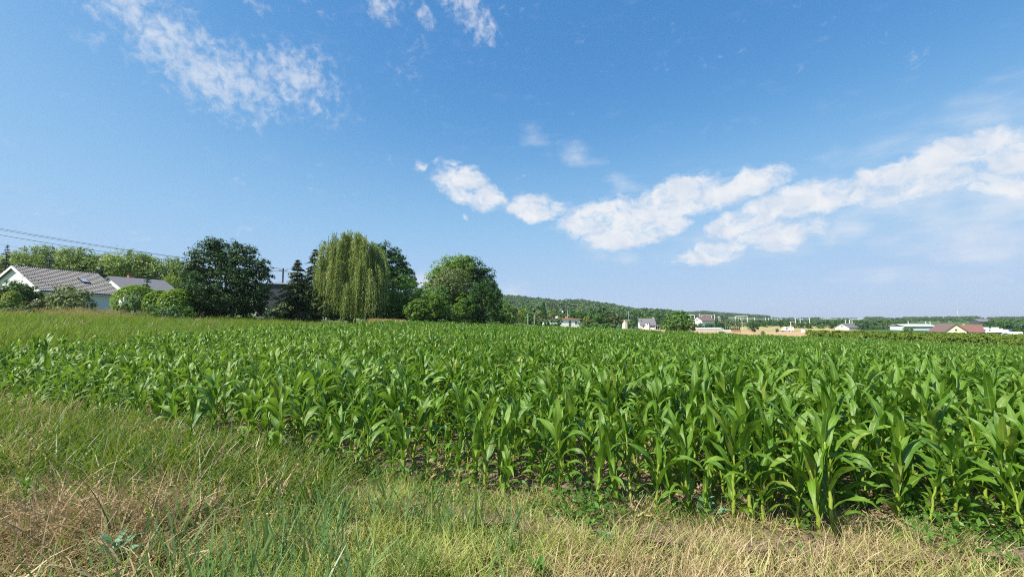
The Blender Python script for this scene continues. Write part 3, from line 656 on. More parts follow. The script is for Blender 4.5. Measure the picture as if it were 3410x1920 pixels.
# white house with the glazed tile roof, at the left edge of the field
e1 = Vector((.207, .978)); e2 = Vector((-.978, .207)); A0 = Vector((-60.5, 55.0)); HL, HW = 9.2, 9.7
hc = A0 + e1 * HL / 2 + e2 * HW / 2; hz = tz(A0.x, A0.y) - .05
he = 5.8 - hz; hr = 8.9 - hz
wh = empty('house', (hc.x, hc.y, hz), 'white bungalow with a black and white glazed tile roof, skylight and garage', 'house', None, math.atan2(e1.y, e1.x))
MB().prism([(-HW / 2, -1), (HW / 2, -1), (HW / 2, he), (0, hr - .02), (-HW / 2, he)], (0, 1, 0), (0, 0, 1), (-HL / 2 + 1.4, 0, 0), (HL - 1.4, 0, 0)).obj('wall', M['white'], wh)
sl = (hr - he) / (HW / 2)
MB().prism([(-HW / 2, he - .05), (-HW / 2 + .9, he - .05), (-HW / 2 + 2.3, he + .75), (HW / 2 - 1.2, he + .75), (HW / 2, he - .05), (0, hr - .02)], (0, 1, 0), (0, 0, 1), (-HL / 2, 0, 0), (1.395, 0, 0)).obj('gable', M['white'], wh)
MB().box((-HL / 2 + .7, -HW / 2 + .75, he / 2 - .55), (1.39, 1.5, he + .95)).obj('pier', M['white'], wh)
window(wh, (-HL / 2 + 1.38, 1.0, 1.5), 2.2, 1.5, 'x', 2); window(wh, (-HL / 2 + 1.38, -1.9, 1.5), 1.1, 1.5, 'x', 1)
rf = MB().prism(chevron(HW, he, hr, .45, .16), (0, 1, 0), (0, 0, 1), (-HL / 2 - .3, 0, 0), (HL + .6, 0, 0)).obj('roof', M['verge'], wh)
sn = Vector((0, -sl, 1)).normalized(); up = Vector((0, 1, sl)).normalized()     # the slope facing the field
up = Vector((0, 1, sl)).normalized(); sn = Vector((0, -sl, 1)).normalized()
def tile_field():
    mb = MB(); nx = 44; ny = 16; tw = (HL + .6) / nx; y0 = -HW / 2 - .45; slen = math.hypot(HW / 2 + .45, (HW / 2 + .45) * sl); tl = slen / ny
    o0 = Vector((-HL / 2 - .3, y0, he - sl * .45 + .19))
    for j in range(ny):
        for i in range(nx):
            o = o0 + Vector((tw * i, 0, 0)) + up * (tl * j) + sn * (.012 * random.random()); P = []
            for (t, lift) in ((0, .075), (1.0, .012)):
                for k in range(6):
                    a = k / 5; prof = .062 * math.sin(PI * min(1, a / .62)) if a < .62 else -.015 * math.sin(PI * (a - .62) / .38)
                    P.append(o + Vector((tw * a, 0, 0)) + up * (tl * (t + .06 * (1 - t) * 0)) + sn * (prof + lift))
            P += [o + Vector((tw * k / 5, 0, 0)) + sn * -.01 for k in range(6)]
            mb.poly(P, *[(k, k + 1, 7 + k, 6 + k) for k in range(5)], *[(12 + k, 12 + k + 1, k + 1, k) for k in range(5)])
    return mb.mesh('roof_tiles', M['tile'], False, False)
tag(link('roof_tiles', tile_field(), wh), kind='stuff')
mb = MB()
for k in range(24): x = -HL / 2 - .3 + (HL + .6) * (k + .5) / 24; mb.tube([(x - .2, 0, hr + .17), (x + .2, 0, hr + .19)], .13, 8)
mb.obj('ridge_cap', M['verge'], wh)
for s in (-1, 1):   # white verge boards of the near gable
    a = Vector((-HL / 2 - .36, s * (HW / 2 + .5), he - sl * .5)); b = Vector((-HL / 2 - .36, 0, hr))
    MB().poly([a + Vector((0, 0, .20)), b + Vector((0, 0, .20)), b + Vector((0, 0, -.16)), a + Vector((0, 0, -.16)), a + Vector((.05, 0, .20)), b + Vector((.05, 0, .20)), b + Vector((.05, 0, -.16)), a + Vector((.05, 0, -.16))], (0, 1, 2, 3), (7, 6, 5, 4), (0, 4, 5, 1), (3, 2, 6, 7), (1, 5, 6, 2), (0, 3, 7, 4)).obj('verge_board', M['white'], wh)
sk = Vector((1.6, -HW / 2 * .47, he + sl * HW / 2 * .53)) + sn * .25
def slab_on_roof(c, w, l, t): return [c + Vector((sx * w / 2, 0, 0)) + up * (sy * l / 2) + sn * (sz * t / 2) for sz in (-1, 1) for sy in (-1, 1) for sx in (-1, 1)]
CUBE = [(0, 2, 3, 1), (4, 5, 7, 6), (0, 1, 5, 4), (2, 6, 7, 3), (0, 4, 6, 2), (1, 3, 7, 5)]
skl = MB().poly(slab_on_roof(sk, .95, 1.25, .22), *CUBE).obj('skylight', M['verge'], wh)
MB().poly(slab_on_roof(sk + sn * .12, .72, 1.02, .03), *CUBE).obj('pane', mat_plain('skylight_glass', (.35, .42, .5), .06, .05, 1, spec=1.0), skl)
gy = -HW / 2 - .03
MB().box((2.2, gy + .01, 1.0), (3.6, .06, 2.5)).obj('garage_recess', M['wgrey'], wh)
gd = MB(); [gd.box((2.2, gy - .03, -.02 + .46 * (k + .5)), (3.2, .05, .445)) for k in range(5)]
gdo = gd.obj('garage_door', M['garage'], wh); MB().box((2.2, gy - .075, .55), (.25, .04, .05)).obj('handle', M['metal'], gdo)
MB().tube([(-HL / 2 - .3, -HW / 2 - .54, he - sl * .5 + .05), (HL / 2 + .3, -HW / 2 - .54, he - sl * .5 + .03)], .085, 8).obj('gutter', M['metal'], wh)
MB().box((0, -HW / 2 - .22, he - .32), (HL, .44, .10)).obj('soffit', M['white'], wh)
MB().tube([(-.1, -HW / 2 - .5, he - .3), (-.1, -HW / 2 - .09, he - .55), (-.1, -HW / 2 - .09, -.5)], .05, 8).obj('downpipe', M['frame'], wh)
window(wh, (-2.6, gy, 1.5), 1.3, 1.2, 'y', 1)

# second house, grey roof and brick chimney
R1 = Vector((X_at(358, 72), 72)); R2 = Vector((-64.6, 79)); dv = (R2 - R1).normalized(); mid = (R1 + R2) / 2
z2 = tz(mid.x, mid.y); rr = z_at(924, 72) - z2
h2 = gabled_house('house', 'low white house with a plain grey roof and red brick chimney behind the topiary', 'house', (mid.x, mid.y, z2), math.atan2(dv.y, dv.x), (R2 - R1).length, 8.6, rr - 2.0, rr, 'white', 'greyroof', wins=[(-3.9, .1, rr - 1.25, .8, .7, 'x')], chimneys=[(-.4, 1.2, .9, rr + .75, 'brick')])

# dark flat-roofed building between the maple and the spruces
p = place(905, 66); dbh = z_at(945, 66) - p.z
db = empty('building', p, 'dark flat-roofed building half hidden between the round dark tree and the spruce', 'building', None, .25)
MB().box((0, 2.5, dbh * .66), (5.0, 6, dbh * .68)).obj('upper_wall', M['darkwall'], db); MB().box((-.1, 2.6, dbh * .14), (4.6, 5.6, dbh * .38)).obj('lower_wall', M['concrete'], db)
MB().box((0, 2.5, dbh + .05), (5.4, 6.4, .16)).obj('roof', M['wgrey'], db); MB().box((-2.0, -.56, dbh * .62), (.12, .12, dbh * .6)).obj('corner_trim', M['frame'], db)
MB().box((.2, -.56, dbh * .31), (4.6, .14, .12)).obj('string_course', M['frame'], db)

# pale building showing through the conifers
p = place(1058, 84); q = z_at(955, 84) - p.z
hb = empty('shed', p, 'long pale shed with horizontal cladding seen through the thin conifer', 'shed', None, .1)
for k in range(7): MB().box((0, 0, q * (k + .5) / 7), (4.6, .16, q / 7 - .05)).obj('cladding_board', M['wgrey'] if k % 2 else M['concrete'], hb)
MB().box((0, 2.6, q * .5), (4.5, 5, q - .1)).obj('wall', M['wgrey'], hb); MB().box((0, 2.5, q + .08), (5.0, 5.6, .14)).obj('roof', M['greyroof'], hb)

# utility pole and its wires
p = place(936, 70); ph = z_at(893, 70) - p.z
pole = empty('utility_pole', p, 'dark wooden utility pole standing right of the round dark tree', 'utility pole')
MB().tube([(0, 0, -.5), (0, 0, ph)], [.17, .12], 10).obj('post', M['wood'], pole)
MB().box((0, 0, ph - .35), (1.3, .1, .12)).obj('crossarm', M['wood'], pole)
for dx in (-.55, 0, .55): MB().tube([(dx, 0, ph - .29), (dx, 0, ph - .2), (dx, 0, ph - .08)], [.03, .07, .04], 8).obj('insulator', M['concrete'], pole)
def wire(label, a, b, sag, r=.02, n=22):
    a = Vector(a); b = Vector(b); pts = [a.lerp(b, i / n) - Vector((0, 0, sag * 4 * (i / n) * (1 - i / n))) for i in range(n + 1)]
    o = MB().tube(pts, r, 6).obj('power_line', M['wire']); tag(o, label, 'cable', 'power lines from the utility pole')
def wpt(u, v, Y): return (X_at(u, Y), Y, z_at(v, Y))
wire('topmost power line sloping down over the white house to the pole', wpt(-180, 733, 52), (p.x - .55, p.y, p.z + ph - .07), .55)
wire('second power line just under the topmost one above the white house', wpt(-180, 738, 53), (p.x, p.y, p.z + ph - .07), .6)
wire('lower thick power line above the white house roof', wpt(-180, 755, 52), (p.x + .1, p.y, p.z + ph - .5), .7, .026)
wire('thin lowest power line reaching the willows behind the white house', wpt(-180, 783, 52), wpt(190, 842, 90), .3, .012)
wire('power line from the pole to the right behind the spruces', (p.x + .55, p.y, p.z + ph - .07), wpt(1330, 915, 100), .8)
wire('lower power line from the pole to the right behind the spruces', (p.x, p.y, p.z + ph - .5), wpt(1330, 925, 100), .8)
wire('slack cable from the pole down to the dark flat-roofed building', (p.x, p.y, p.z + ph - 2.2), (place(905, 66).x - 1.0, 66.4, place(905, 66).z + dbh + .3), .1)

# ------------------------------------------------------------------ trees and shrubs on the left
RNG = np.random.default_rng(23)
conifer('dark purplish fir cut by the left edge of the picture', 2, 812, 84, 76, 'purple', 'fir_tree', droop=.3)
G = 'willows behind the white house'
willow('broad bright willow above the near end of the white roof', [(140, 880, 70, 55), (100, 905, 50, 40), (170, 890, 45, 50)], 990, 96, M['willow_far'], 70, 10, .62, G, extra=7000, dropk=.32)
willow('willow crown above the middle of the white roof', [(225, 885, 55, 55), (262, 905, 40, 40)], 990, 94, M['willow_far'], 55, 10, .62, G, extra=7000, dropk=.32)
willow('lower willow crown above the far end of the white roof', [(340, 900, 60, 42)], 990, 97, M['willow_far'], 40, 10, .62, G, extra=7000, dropk=.32)
willow('willow over the brick chimney of the grey-roofed house', [(425, 890, 60, 46), (470, 900, 50, 42)], 990, 93, M['willow_far'], 60, 10, .62, G, extra=7000, dropk=.32)
willow('long low willow between the grey-roofed house and the round dark tree', [(545, 915, 75, 50), (600, 925, 50, 40)], 1010, 95, M['willow_far'], 60, 10, .62, G, extra=7000, dropk=.32)
willow('small pale willow hanging over the far end of the grey roof', [(569, 935, 22, 18)], 975, 86, M['willow_far'], 40, 9, .5, G)
willow('dim willow crown beside the purplish fir', [(52, 890, 50, 38)], 980, 98, M['willow_far'], 30, 10, .62, G, extra=7000, dropk=.32)
tree_px('dark leafy mass filling the gap below the willows', [(120, 940, 120, 40), (260, 940, 120, 36), (420, 950, 110, 36), (560, 965, 90, 50)], 104, M['dark'], 9000, .55, 'tree', group=None)
conifer('blue-green spruce rising behind the white roof', 150, 848, 110, 82, 'blue', droop=.2, needle=.4)
conifer('second blue-green spruce, low behind the far end of the white roof', 325, 884, 90, 84, 'blue', droop=.2, needle=.4)
conifer('small blue spruce in front of the grey-roofed house', 482, 913, 66, 60, 'blue', levels=18, droop=.15, needle=.26)
tree_px('large dark shrub covering the lower gable of the white house', [(55, 982, 60, 38), (20, 990, 40, 46), (95, 990, 26, 34), (60, 1020, 70, 36)], 50, M['dark'], 6500, .2, 'shrub', 'leafy_shrub')
tree_px('yellow-green clipped thuja at the left edge before the dark shrub', [(38, 1002, 24, 33)], 46.5, M['yellow'], 1800, .16, 'shrub', 'thuja_shrub', clump=0)
tree_px('loose green bush at the foot of the yellow thuja', [(30, 1030, 40, 22), (75, 1035, 26, 16)], 45, M['green'], 1800, .17, 'shrub', 'leafy_shrub')
tree_px('olive dark bush standing before the garage wall of the white house', [(212, 1008, 66, 48), (200, 980, 34, 28), (240, 1018, 44, 44), (180, 1022, 40, 40)], 47, M['olive'], 6500, .18, 'shrub', 'leafy_shrub')
tree_px('low brownish bush between the thuja and the olive bush', [(110, 1025, 40, 22), (140, 1020, 26, 20)], 46, M['brownish'], 1800, .16, 'shrub', 'leafy_shrub')
G = 'clipped domes beside the white house'
tree_px('largest clipped dome, left of the three yellow-green ones', [(446, 1006, 66, 58)], 50, M['topiary'], 4600, .2, 'shrub', 'clipped_shrub', G, clump=0, shell=.9, up=.9)
tree_px('middle clipped dome of the three yellow-green ones', [(518, 1012, 46, 47)], 49, M['topiary'], 2800, .2, 'shrub', 'clipped_shrub', G, clump=0, shell=.9, up=.9)
tree_px('right clipped dome, tucked against the round dark tree', [(588, 1012, 54, 50)], 48.5, M['topiary'], 3200, .2, 'shrub', 'clipped_shrub', G, clump=0, shell=.9, up=.9)
tree_px('green bush filling the gap under the right clipped domes', [(545, 1040, 50, 22), (600, 1042, 50, 20)], 47, M['green'], 2600, .17, 'shrub', 'leafy_shrub')
tree_px('small green bush below the largest clipped dome', [(402, 1032, 26, 18)], 46, M['green'], 700, .16, 'shrub', 'leafy_shrub')
tree_px('large round dark maple with a ragged twin top', [(690, 875, 72, 72), (788, 890, 70, 72), (655, 950, 52, 62), (848, 930, 52, 66), (750, 970, 110, 66), (650, 1000, 46, 40), (858, 985, 42, 45), (740, 840, 48, 40), (700, 828, 40, 36), (800, 845, 34, 34), (640, 905, 38, 44), (868, 900, 26, 34), (705, 1000, 60, 44), (800, 1000, 60, 44)], 52, M['maple'], 40000, .19, 'tree', 'maple_tree', clump=.2, shell=.35, trunk_r=.25, up=.5)
conifer('pointed dark spruce right of the utility pole', 984, 864, 190, 56, 'spruce', levels=30, per=14, droop=.28, base=.04, power=.9, needle=.38)
conifer('taller ragged spruce with bare lower trunk left of the willow', 1042, 829, 130, 60, 'spruce', levels=26, per=12, droop=.45, base=.25, sparse=.25, power=.55, needle=.38)
conifer('thin dark conifer with bare trunk touching the willow', 1064, 850, 60, 58, 'spruce', levels=20, per=7, droop=.5, base=.3, sparse=.5, power=.5)
tree_px('dark undergrowth shrub at the foot of the ragged spruce', [(1030, 1025, 50, 32), (1075, 1018, 40, 40)], 57, M['brownish'], 3400, .2, 'shrub', 'leafy_shrub')
tree_px('yellowish low shrub at the foot of the pointed spruce', [(905, 1038, 26, 18), (940, 1030, 24, 22)], 52, M['olive'], 1400, .18, 'shrub', 'leafy_shrub')
RNG = np.random.default_rng(WSEED)
willow('tall pale weeping willow in the middle of the tree line', [(1100, 840, 36, 40), (1132, 818, 34, 38), (1168, 806, 34, 36), (1205, 826, 34, 38), (1238, 862, 32, 40), (1086, 895, 26, 50), (1150, 890, 54, 54), (1220, 920, 48, 54), (1115, 950, 44, 54), (1180, 960, 46, 54), (1245, 935, 30, 54), (1195, 1010, 44, 44), (1125, 1010, 40, 44)], 1066, 58, M['willow'], 290, 20, .36, None, seg=.28)
tree_px('tall dark tree rising behind the right side of the willow', [(1270, 870, 42, 62), (1305, 885, 42, 55), (1335, 930, 40, 50), (1280, 960, 60, 70), (1360, 940, 24, 40), (1255, 1000, 40, 60)], 68, M['dark'], 16000, .26, 'tree')
tree_px('mid green round bush in the gap right of the willow', [(1345, 985, 50, 66), (1395, 1008, 40, 46), (1320, 1020, 40, 44)], 62, M['green'], 7500, .22, 'shrub', 'leafy_shrub')
tree_px('slim young tree showing against the cloud between the two tree groups', [(1402, 958, 18, 24), (1398, 985, 26, 34), (1420, 985, 20, 26)], 66, M['olive'], 1100, .2, 'tree', 'young_tree')
tree_px('light green spreading bush before the gap in the trees', [(1425, 1020, 46, 42), (1455, 1022, 30, 34), (1385, 1035, 34, 30)], 58, M['bright'], 6000, .2, 'shrub', 'leafy_shrub')
tree_px('sunlit left half of the big domed tree group', [(1490, 905, 50, 50), (1460, 950, 40, 50), (1535, 900, 46, 46), (1500, 970, 60, 60)], 78, M['bright'], 20000, .26, 'tree', shell=.4)  # sunlight on this side is put into the brighter leaf colour
tree_px('shaded right half of the big domed tree group', [(1560, 905, 50, 50), (1605, 940, 44, 54), (1620, 990, 40, 50), (1570, 980, 70, 70), (1640, 1000, 26, 50)], 80, M['dark'], 21000, .26, 'tree', shell=.4)  # shade on this side is put into the darker leaf colour
tree_px('pale olive crown in front of the domed tree group', [(1505, 940, 58, 46), (1475, 960, 34, 34)], 71, M['olive'], 8000, .2, 'tree')
tree_px('deep green shrub below the pale olive crown', [(1465, 1010, 42, 50), (1440, 1025, 30, 38)], 65, M['green'], 4200, .22, 'shrub', 'leafy_shrub')
tree_px('dark bluish bush at the right foot of the domed trees', [(1610, 1005, 56, 62), (1650, 1030, 26, 36), (1580, 1030, 40, 36)], 63, M['maple'], 5400, .22, 'shrub', 'leafy_shrub')
tree_px('small yellowish bush between the deep green and bluish bushes', [(1545, 1020, 32, 40), (1530, 1045, 28, 22)], 60, M['bright'], 2400, .2, 'shrub', 'leafy_shrub')
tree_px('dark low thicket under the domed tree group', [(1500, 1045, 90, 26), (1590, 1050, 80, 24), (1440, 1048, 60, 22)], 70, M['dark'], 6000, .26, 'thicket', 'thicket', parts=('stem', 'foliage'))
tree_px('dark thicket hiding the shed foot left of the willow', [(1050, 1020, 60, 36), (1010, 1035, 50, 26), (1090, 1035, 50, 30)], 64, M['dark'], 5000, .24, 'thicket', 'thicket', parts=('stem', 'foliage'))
tree_px('dark bushes added behind the hanging willow', [(1150, 1015, 70, 50), (1220, 1020, 60, 46)], 66, M['dark'], 5000, .26, 'thicket', 'thicket', parts=('stem', 'foliage'))  # added bushes; their dark leaves stand in for shade in the willow's gaps
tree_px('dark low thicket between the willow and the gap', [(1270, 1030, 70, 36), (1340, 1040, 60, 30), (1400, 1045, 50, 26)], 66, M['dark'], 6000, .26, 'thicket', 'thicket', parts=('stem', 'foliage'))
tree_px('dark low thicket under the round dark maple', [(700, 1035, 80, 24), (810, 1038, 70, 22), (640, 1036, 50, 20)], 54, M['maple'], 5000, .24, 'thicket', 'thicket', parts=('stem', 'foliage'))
tree_px('yellow-green sloping bush right of the domed trees', [(1675, 1030, 24, 36), (1690, 1052, 26, 26), (1660, 1050, 18, 30)], 72, M['bright'], 2600, .26, 'shrub', 'leafy_shrub')
# ------------------------------------------------------------------ middle distance: shared crowns, copied for each tree
def proto(name, lobes, n, leaf, clump=.24, shell=.5, up=.35):
    """crown one metre high and wide, centred over the trunk's foot"""
    P, N, t = crown_points(lobes, n, clump, shell, up); V, Fq = leaf_quads(P, N, leaf * (.7 + .6 * RNG.random(n)), .7); return mesh_np(name, V, Fq, None, fattr=t)
RL = lambda k, s=.5: [(RNG.uniform(-.22, .22), RNG.uniform(-.22, .22), RNG.uniform(.38, .72), RNG.uniform(.2, .3) * s * 2, RNG.uniform(.2, .3) * s * 2, RNG.uniform(.2, .3)) for _ in range(k)]
ROUND = [proto('crown', RL(6) + [(0, 0, .5, .4, .4, .42)], 2200, .065) for _ in range(4)]
LOW = [proto('crown', [(RNG.uniform(-.25, .25), RNG.uniform(-.25, .25), .42, .3, .3, .42) for _ in range(5)], 1500, .085) for _ in range(3)]
TALLC = [proto('crown', [(0, 0, .3 + .2 * k, .42 - .07 * k, .42 - .07 * k, .22) for k in range(4)], 1500, .07) for _ in range(2)]
CONE = [conifer_meshes(1.0, .5, None, M['bark'], levels=14, per=9, droop=.25, base=.05, q=3, needle=.11)[0] for _ in range(2)]
mb = MB(); mb.tube([(0, 0, -.15), (0, 0, .25), (0.01, 0, .6)], [.035, .026, .012], 6)
for k in range(5): a = k * 1.3; mb.tube([(0, 0, .25 + .05 * k), (.22 * math.cos(a), .22 * math.sin(a), .5 + .06 * k)], [.014, .004], 5)
TRUNK = mb.mesh('trunk', M['bark'], True)
_tinted = {}
def tinted(me, mat):
    key = (me.name, mat)
    if key not in _tinted: c = me.copy(); c.materials.clear(); c.materials.append(M[mat]); _tinted[key] = c
    return _tinted[key]
def far_tree(label, u, vtop, vbot, wpx, Y, mat, shapes=ROUND, cat='tree', name='broadleaf_tree', group=None):
    b = place(u, Y); h = max(1.0, z_at(vtop, Y) - b.z); wm = wid(wpx, Y)
    r = empty(name, b, label, cat, group, RNG.random() * 6.28)
    c = link('crown', tinted(random.choice(shapes), mat), r); c.scale = (wm, wm, h)
    if shapes is LOW: c.scale = (wm * .95, wm * .95, h)
    t = link('trunk', TRUNK, r); t.scale = (min(wm, h * .8), min(wm, h * .8), h); return r
FT = far_tree
FT('dark bushy tree right of the yellow-green bush below the wooded hill', 1712, 1012, 1078, 54, 100, 'olive')
FT('bright yellow-green tree behind the dark bushy one', 1735, 1022, 1070, 36, 130, 'yellow')
FT('dark shrub at the field corner under the wooded hill', 1690, 1055, 1082, 60, 88, 'dark', LOW, 'shrub', 'leafy_shrub')
FT('green tree between the two thin light posts', 1757, 1035, 1075, 44, 150, 'green')
FT('dull green tree left of the tall pointed conifer', 1790, 1028, 1062, 44, 190, 'olive')
FT('tall dark pointed conifer left of the red-roofed white bungalow', 1811, 1005, 1060, 34, 185, 'dark', CONE, 'tree', 'spruce_tree')
FT('pale tree between the pointed conifer and the bungalow chimney', 1838, 1030, 1062, 38, 215, 'olive')
FT('light green tree over the bungalow roof', 1868, 1036, 1062, 44, 230, 'green')
FT('darker tree over the right end of the bungalow roof', 1905, 1036, 1062, 40, 225, 'dark')
FT('tall dark tree right of the bungalow', 1938, 1032, 1064, 44, 220, 'dark')
FT('round pale yellow-green pollard right of the bungalow', 1954, 1046, 1072, 27, 176, 'yellow', ROUND)
FT('brown-green bush under the pale pollard', 1955, 1060, 1082, 56, 165, 'brownish', LOW, 'shrub', 'leafy_shrub')
FT('tall pale pointed tree before the hill', 1968, 1018, 1066, 36, 260, 'green', TALLC)
FT('big mid green tree right of the pale pollard', 1996, 1034, 1082, 58, 170, 'green')
FT('big olive brown tree left of the cream shed', 2048, 1038, 1088, 66, 172, 'brownish')
FT('tall narrow dark tree behind the olive brown one', 2078, 1034, 1075, 24, 230, 'dark', TALLC)
FT('little blue-green bush at the straw field corner', 2063, 1075, 1090, 22, 140, 'bluew', LOW, 'shrub', 'leafy_shrub')
FT('green bush hiding the cream shed', 2107, 1062, 1090, 34, 205, 'green', LOW, 'shrub', 'leafy_shrub')
FT('dark broad tree behind the grey-roofed white house', 2124, 1031, 1075, 46, 270, 'dark')
FT('second dark tree above the grey roof', 2155, 1040, 1075, 40, 275, 'dark')
FT('tall dark poplar-like tree right of the grey-roofed house', 2190, 1030, 1082, 24, 240, 'dark', TALLC)
FT('thin dark tree beside the poplar-like one', 2210, 1036, 1082, 24, 250, 'dark', TALLC)
FT('pale hanging tree left of the big round bush', 2203, 1068, 1095, 26, 200, 'olive')
tree_px('big round mid green tree at the far edge of the maize', [(2262, 1068, 38, 30), (2240, 1082, 34, 22), (2285, 1080, 26, 24), (2262, 1050, 22, 14)], 118, M['green'], 6500, .4, 'tree')
FT('golden bush peeping from behind the big round tree', 2304, 1064, 1086, 22, 150, 'gold', LOW, 'shrub', 'leafy_shrub')
FT('low bush in the straw strip below the grey-roofed house', 2128, 1086, 1102, 24, 110, 'green', LOW, 'shrub', 'leafy_shrub')
FT('dark round tree left before the brown-roofed house', 2332, 1070, 1090, 40, 225, 'dark', LOW)
FT('dark round tree in the middle before the brown-roofed house', 2362, 1071, 1090, 42, 222, 'dark', LOW)
FT('dark round tree right before the brown-roofed house', 2394, 1069, 1092, 40, 224, 'dark', LOW)
FT('light tree right of the brown-roofed house', 2384, 1058, 1075, 30, 300, 'green')
FT('dark spreading tree right of the row of little conifers', 2509, 1070, 1102, 46, 185, 'dark')
FT('dark bush alone in the straw field left of the van', 2585, 1092, 1105, 14, 200, 'dark', LOW, 'shrub', 'leafy_shrub')
FT('small green bush at the maize edge near the straw field', 2541, 1098, 1110, 18, 110, 'green', LOW, 'shrub', 'leafy_shrub')
FT('low green weed bush at the maize edge right of the big round tree', 2400, 1099, 1108, 30, 100, 'green', LOW, 'shrub', 'leafy_shrub')
FT('round dark tree above the straw field', 2598, 1064, 1090, 30, 330, 'dark')
FT('wide green tree left of the round dark one above the straw field', 2548, 1066, 1088, 44, 340, 'green', LOW)
FT('bright tree by the pylon with a crossarm', 2618, 1072, 1090, 20, 320, 'green')
FT('dark tree right of the white van', 2658, 1070, 1096, 44, 310, 'green', LOW)
FT('darker tree right of the white van, next in the row', 2694, 1072, 1097, 34, 300, 'dark', LOW)
FT('light green tree over the yellow crop', 2736, 1078, 1098, 40, 300, 'green', LOW)
FT('dark tree left of the pale-gabled low house', 2772, 1074, 1098, 44, 290, 'dark', LOW)
FT('tree right of the pale-gabled low house', 2868, 1078, 1098, 44, 270, 'dark', LOW)
FT('second tree right of the pale-gabled low house', 2908, 1077, 1096, 40, 275, 'green', LOW)
FT('dull tree beyond the yellow crop', 2940, 1080, 1096, 40, 280, 'olive', LOW)
FT('big dull green tree left of the white-roofed hall', 2984, 1066, 1098, 52, 280, 'green')
FT('bush before the white-roofed hall', 3020, 1084, 1102, 44, 200, 'green', LOW, 'shrub', 'leafy_shrub')
FT('broad tree above the parked white vehicles', 3298, 1069, 1100, 50, 240, 'dark')
FT('second broad tree above the parked white vehicles', 3330, 1070, 1100, 50, 235, 'green')
FT('tree right of the dark pointed roof', 3358, 1062, 1085, 30, 420, 'far')
FT('dark reddish tree at the right edge of the picture', 3395, 1088, 1125, 56, 130, 'dark')
FT('tree behind the red roof', 3262, 1076, 1098, 40, 330, 'olive', LOW)
FT('two-peaked fir above the dark pointed roof', 3275, 1056, 1080, 12, 520, 'far', CONE, 'tree', 'fir_tree')
# row of little clipped conifers
for k in range(8):
    FT('little clipped conifer in the row along the pale garden', 2412 + 7 * k, 1084 - (1 if k > 3 else 0), 1093, 8, 230, 'dark', CONE, 'conifer', 'clipped_conifer', 'row of little conifers along the garden')
# hedges
def hedge(label, u0, u1, vtop, Y, depth, mat, n=2400, leaf=.35):
    a = place(u0, Y); b = place(u1, Y); L = (b - a).length; h = z_at(vtop, Y) - (a.z + b.z) / 2
    r = empty('hedge', (a + b) / 2, label, 'hedge')
    lob = [(-L / 2 + L * (k + .5) / 9, 0, h * .48, L / 14, depth / 2, h * .52 * RNG.uniform(.9, 1.06)) for k in range(9)]
    link('foliage', crown_mesh('foliage', lob, n, leaf, M[mat], .25, .7, .5), r); return r
hedge('dark green hedge left of the red-roofed white bungalow', 1768, 1872, 1062, 150, 4, 'dark', 3400, .4)
hedge('olive hedge above the pale lawn', 2408, 2494, 1063, 345, 5, 'olive', 2600, .7)
hedge('long green weed bank before the brown-green trees', 1928, 2046, 1078, 105, 5, 'green', 3400, .3)

# ------------------------------------------------------------------ distant houses
GH = gabled_house
def at_ground(u, Y): return place(u, Y)
p = at_ground(1886, 168); e = z_at(1062, 168) - p.z
b = empty('bungalow', p, 'long white bungalow with a flat red roof and two chimneys', 'house', None, .12)
MB().box((1.5, 2.5, e / 2 - .4), (8.0, 5, e + .8)).obj('wall', M['white'], b); MB().box((-5.6, 3.2, e / 2 - .4), (6.0, 4, e + .6)).obj('wing_wall', M['white'], b)
rb = MB().prism([(-5.0, e - .1), (5.0, e - .1), (5.0, e + .12), (0, e + .5), (-5.0, e + .12)], (1, 0, 0), (0, 0, 1), (1.2, -.5, 0), (0, 6, 0)).obj('roof', M['terracotta'], b)
MB().box((-6.2, 3.2, e + .12), (6.6, 5, .3)).obj('wing_roof', M['brownroof'], b)
MB().box((-3.2, 2.5, e + .55), (.9, .7, 1.3)).obj('chimney', M['white'], rb); MB().box((.6, 2.5, e + .5), (.7, .7, 1.3)).obj('chimney', M['terracotta'], rb)
window(b, (3.9, -.03, e * .55), 1.0, 1.2, 'y', 1); MB().box((1.4, -.02, e * .4), (.9, .08, e * .8)).obj('door', M['brownroof'], b); MB().tube([(5.4, -.15, -.3), (5.4, -.15, e)], .12, 8).obj('corner_post', M['wgrey'], b)
p = at_ground(2153, 225); rr = z_at(1061, 225) - p.z; ee = rr * .46
b = GH('house', 'white house with a steep grey roof and a dormer beyond the straw field', 'house', p, -.10, 7.6, 6.2, ee, rr, 'white', 'greyroof', wins=[(-2.3, -3.12, ee * .5, .8, 1.0, 'y')], chimneys=[(3.5, .3, .7, rr + .7, 'concrete')])
MB().box((-.4, -2.9, ee * .55), (1.7, 1.6, ee * 1.5)).obj('dormer', M['white'], b); MB().box((-.4, -2.9, ee * 1.32), (2.0, 1.9, .16)).obj('dormer_roof', M['greyroof'], b); window(b, (-.4, -3.73, ee * 1.05), .7, .7, 'y', 0)
MB().box((2.2, -3.16, ee * .40), (2.4, .1, ee * .55)).obj('garage_opening', M['darkwall'], b); MB().box((2.2, -3.28, ee * .16), (2.2, .1, ee * .3)).obj('garage_door', M['white'], b)
MB().box((-2.9, -1.2, rr * .8), (.5, .8, .6)).obj('skylight', M['glass'], b)
p = at_ground(2090, 205); b = empty('shed', p, 'small cream shed among the trees left of the grey-roofed house', 'shed', None, .2)
hh = z_at(1066, 205) - p.z; MB().box((0, 1.5, hh / 2 - .3), (2.8, 3, hh + .6)).obj('wall', M['cream'], b); MB().box((0, 1.5, hh + .08), (3.2, 3.5, .16)).obj('roof', M['concrete'], b); MB().box((.3, -.02, hh * .4), (.9, .07, hh * .8)).obj('door', M['darkwall'], b)
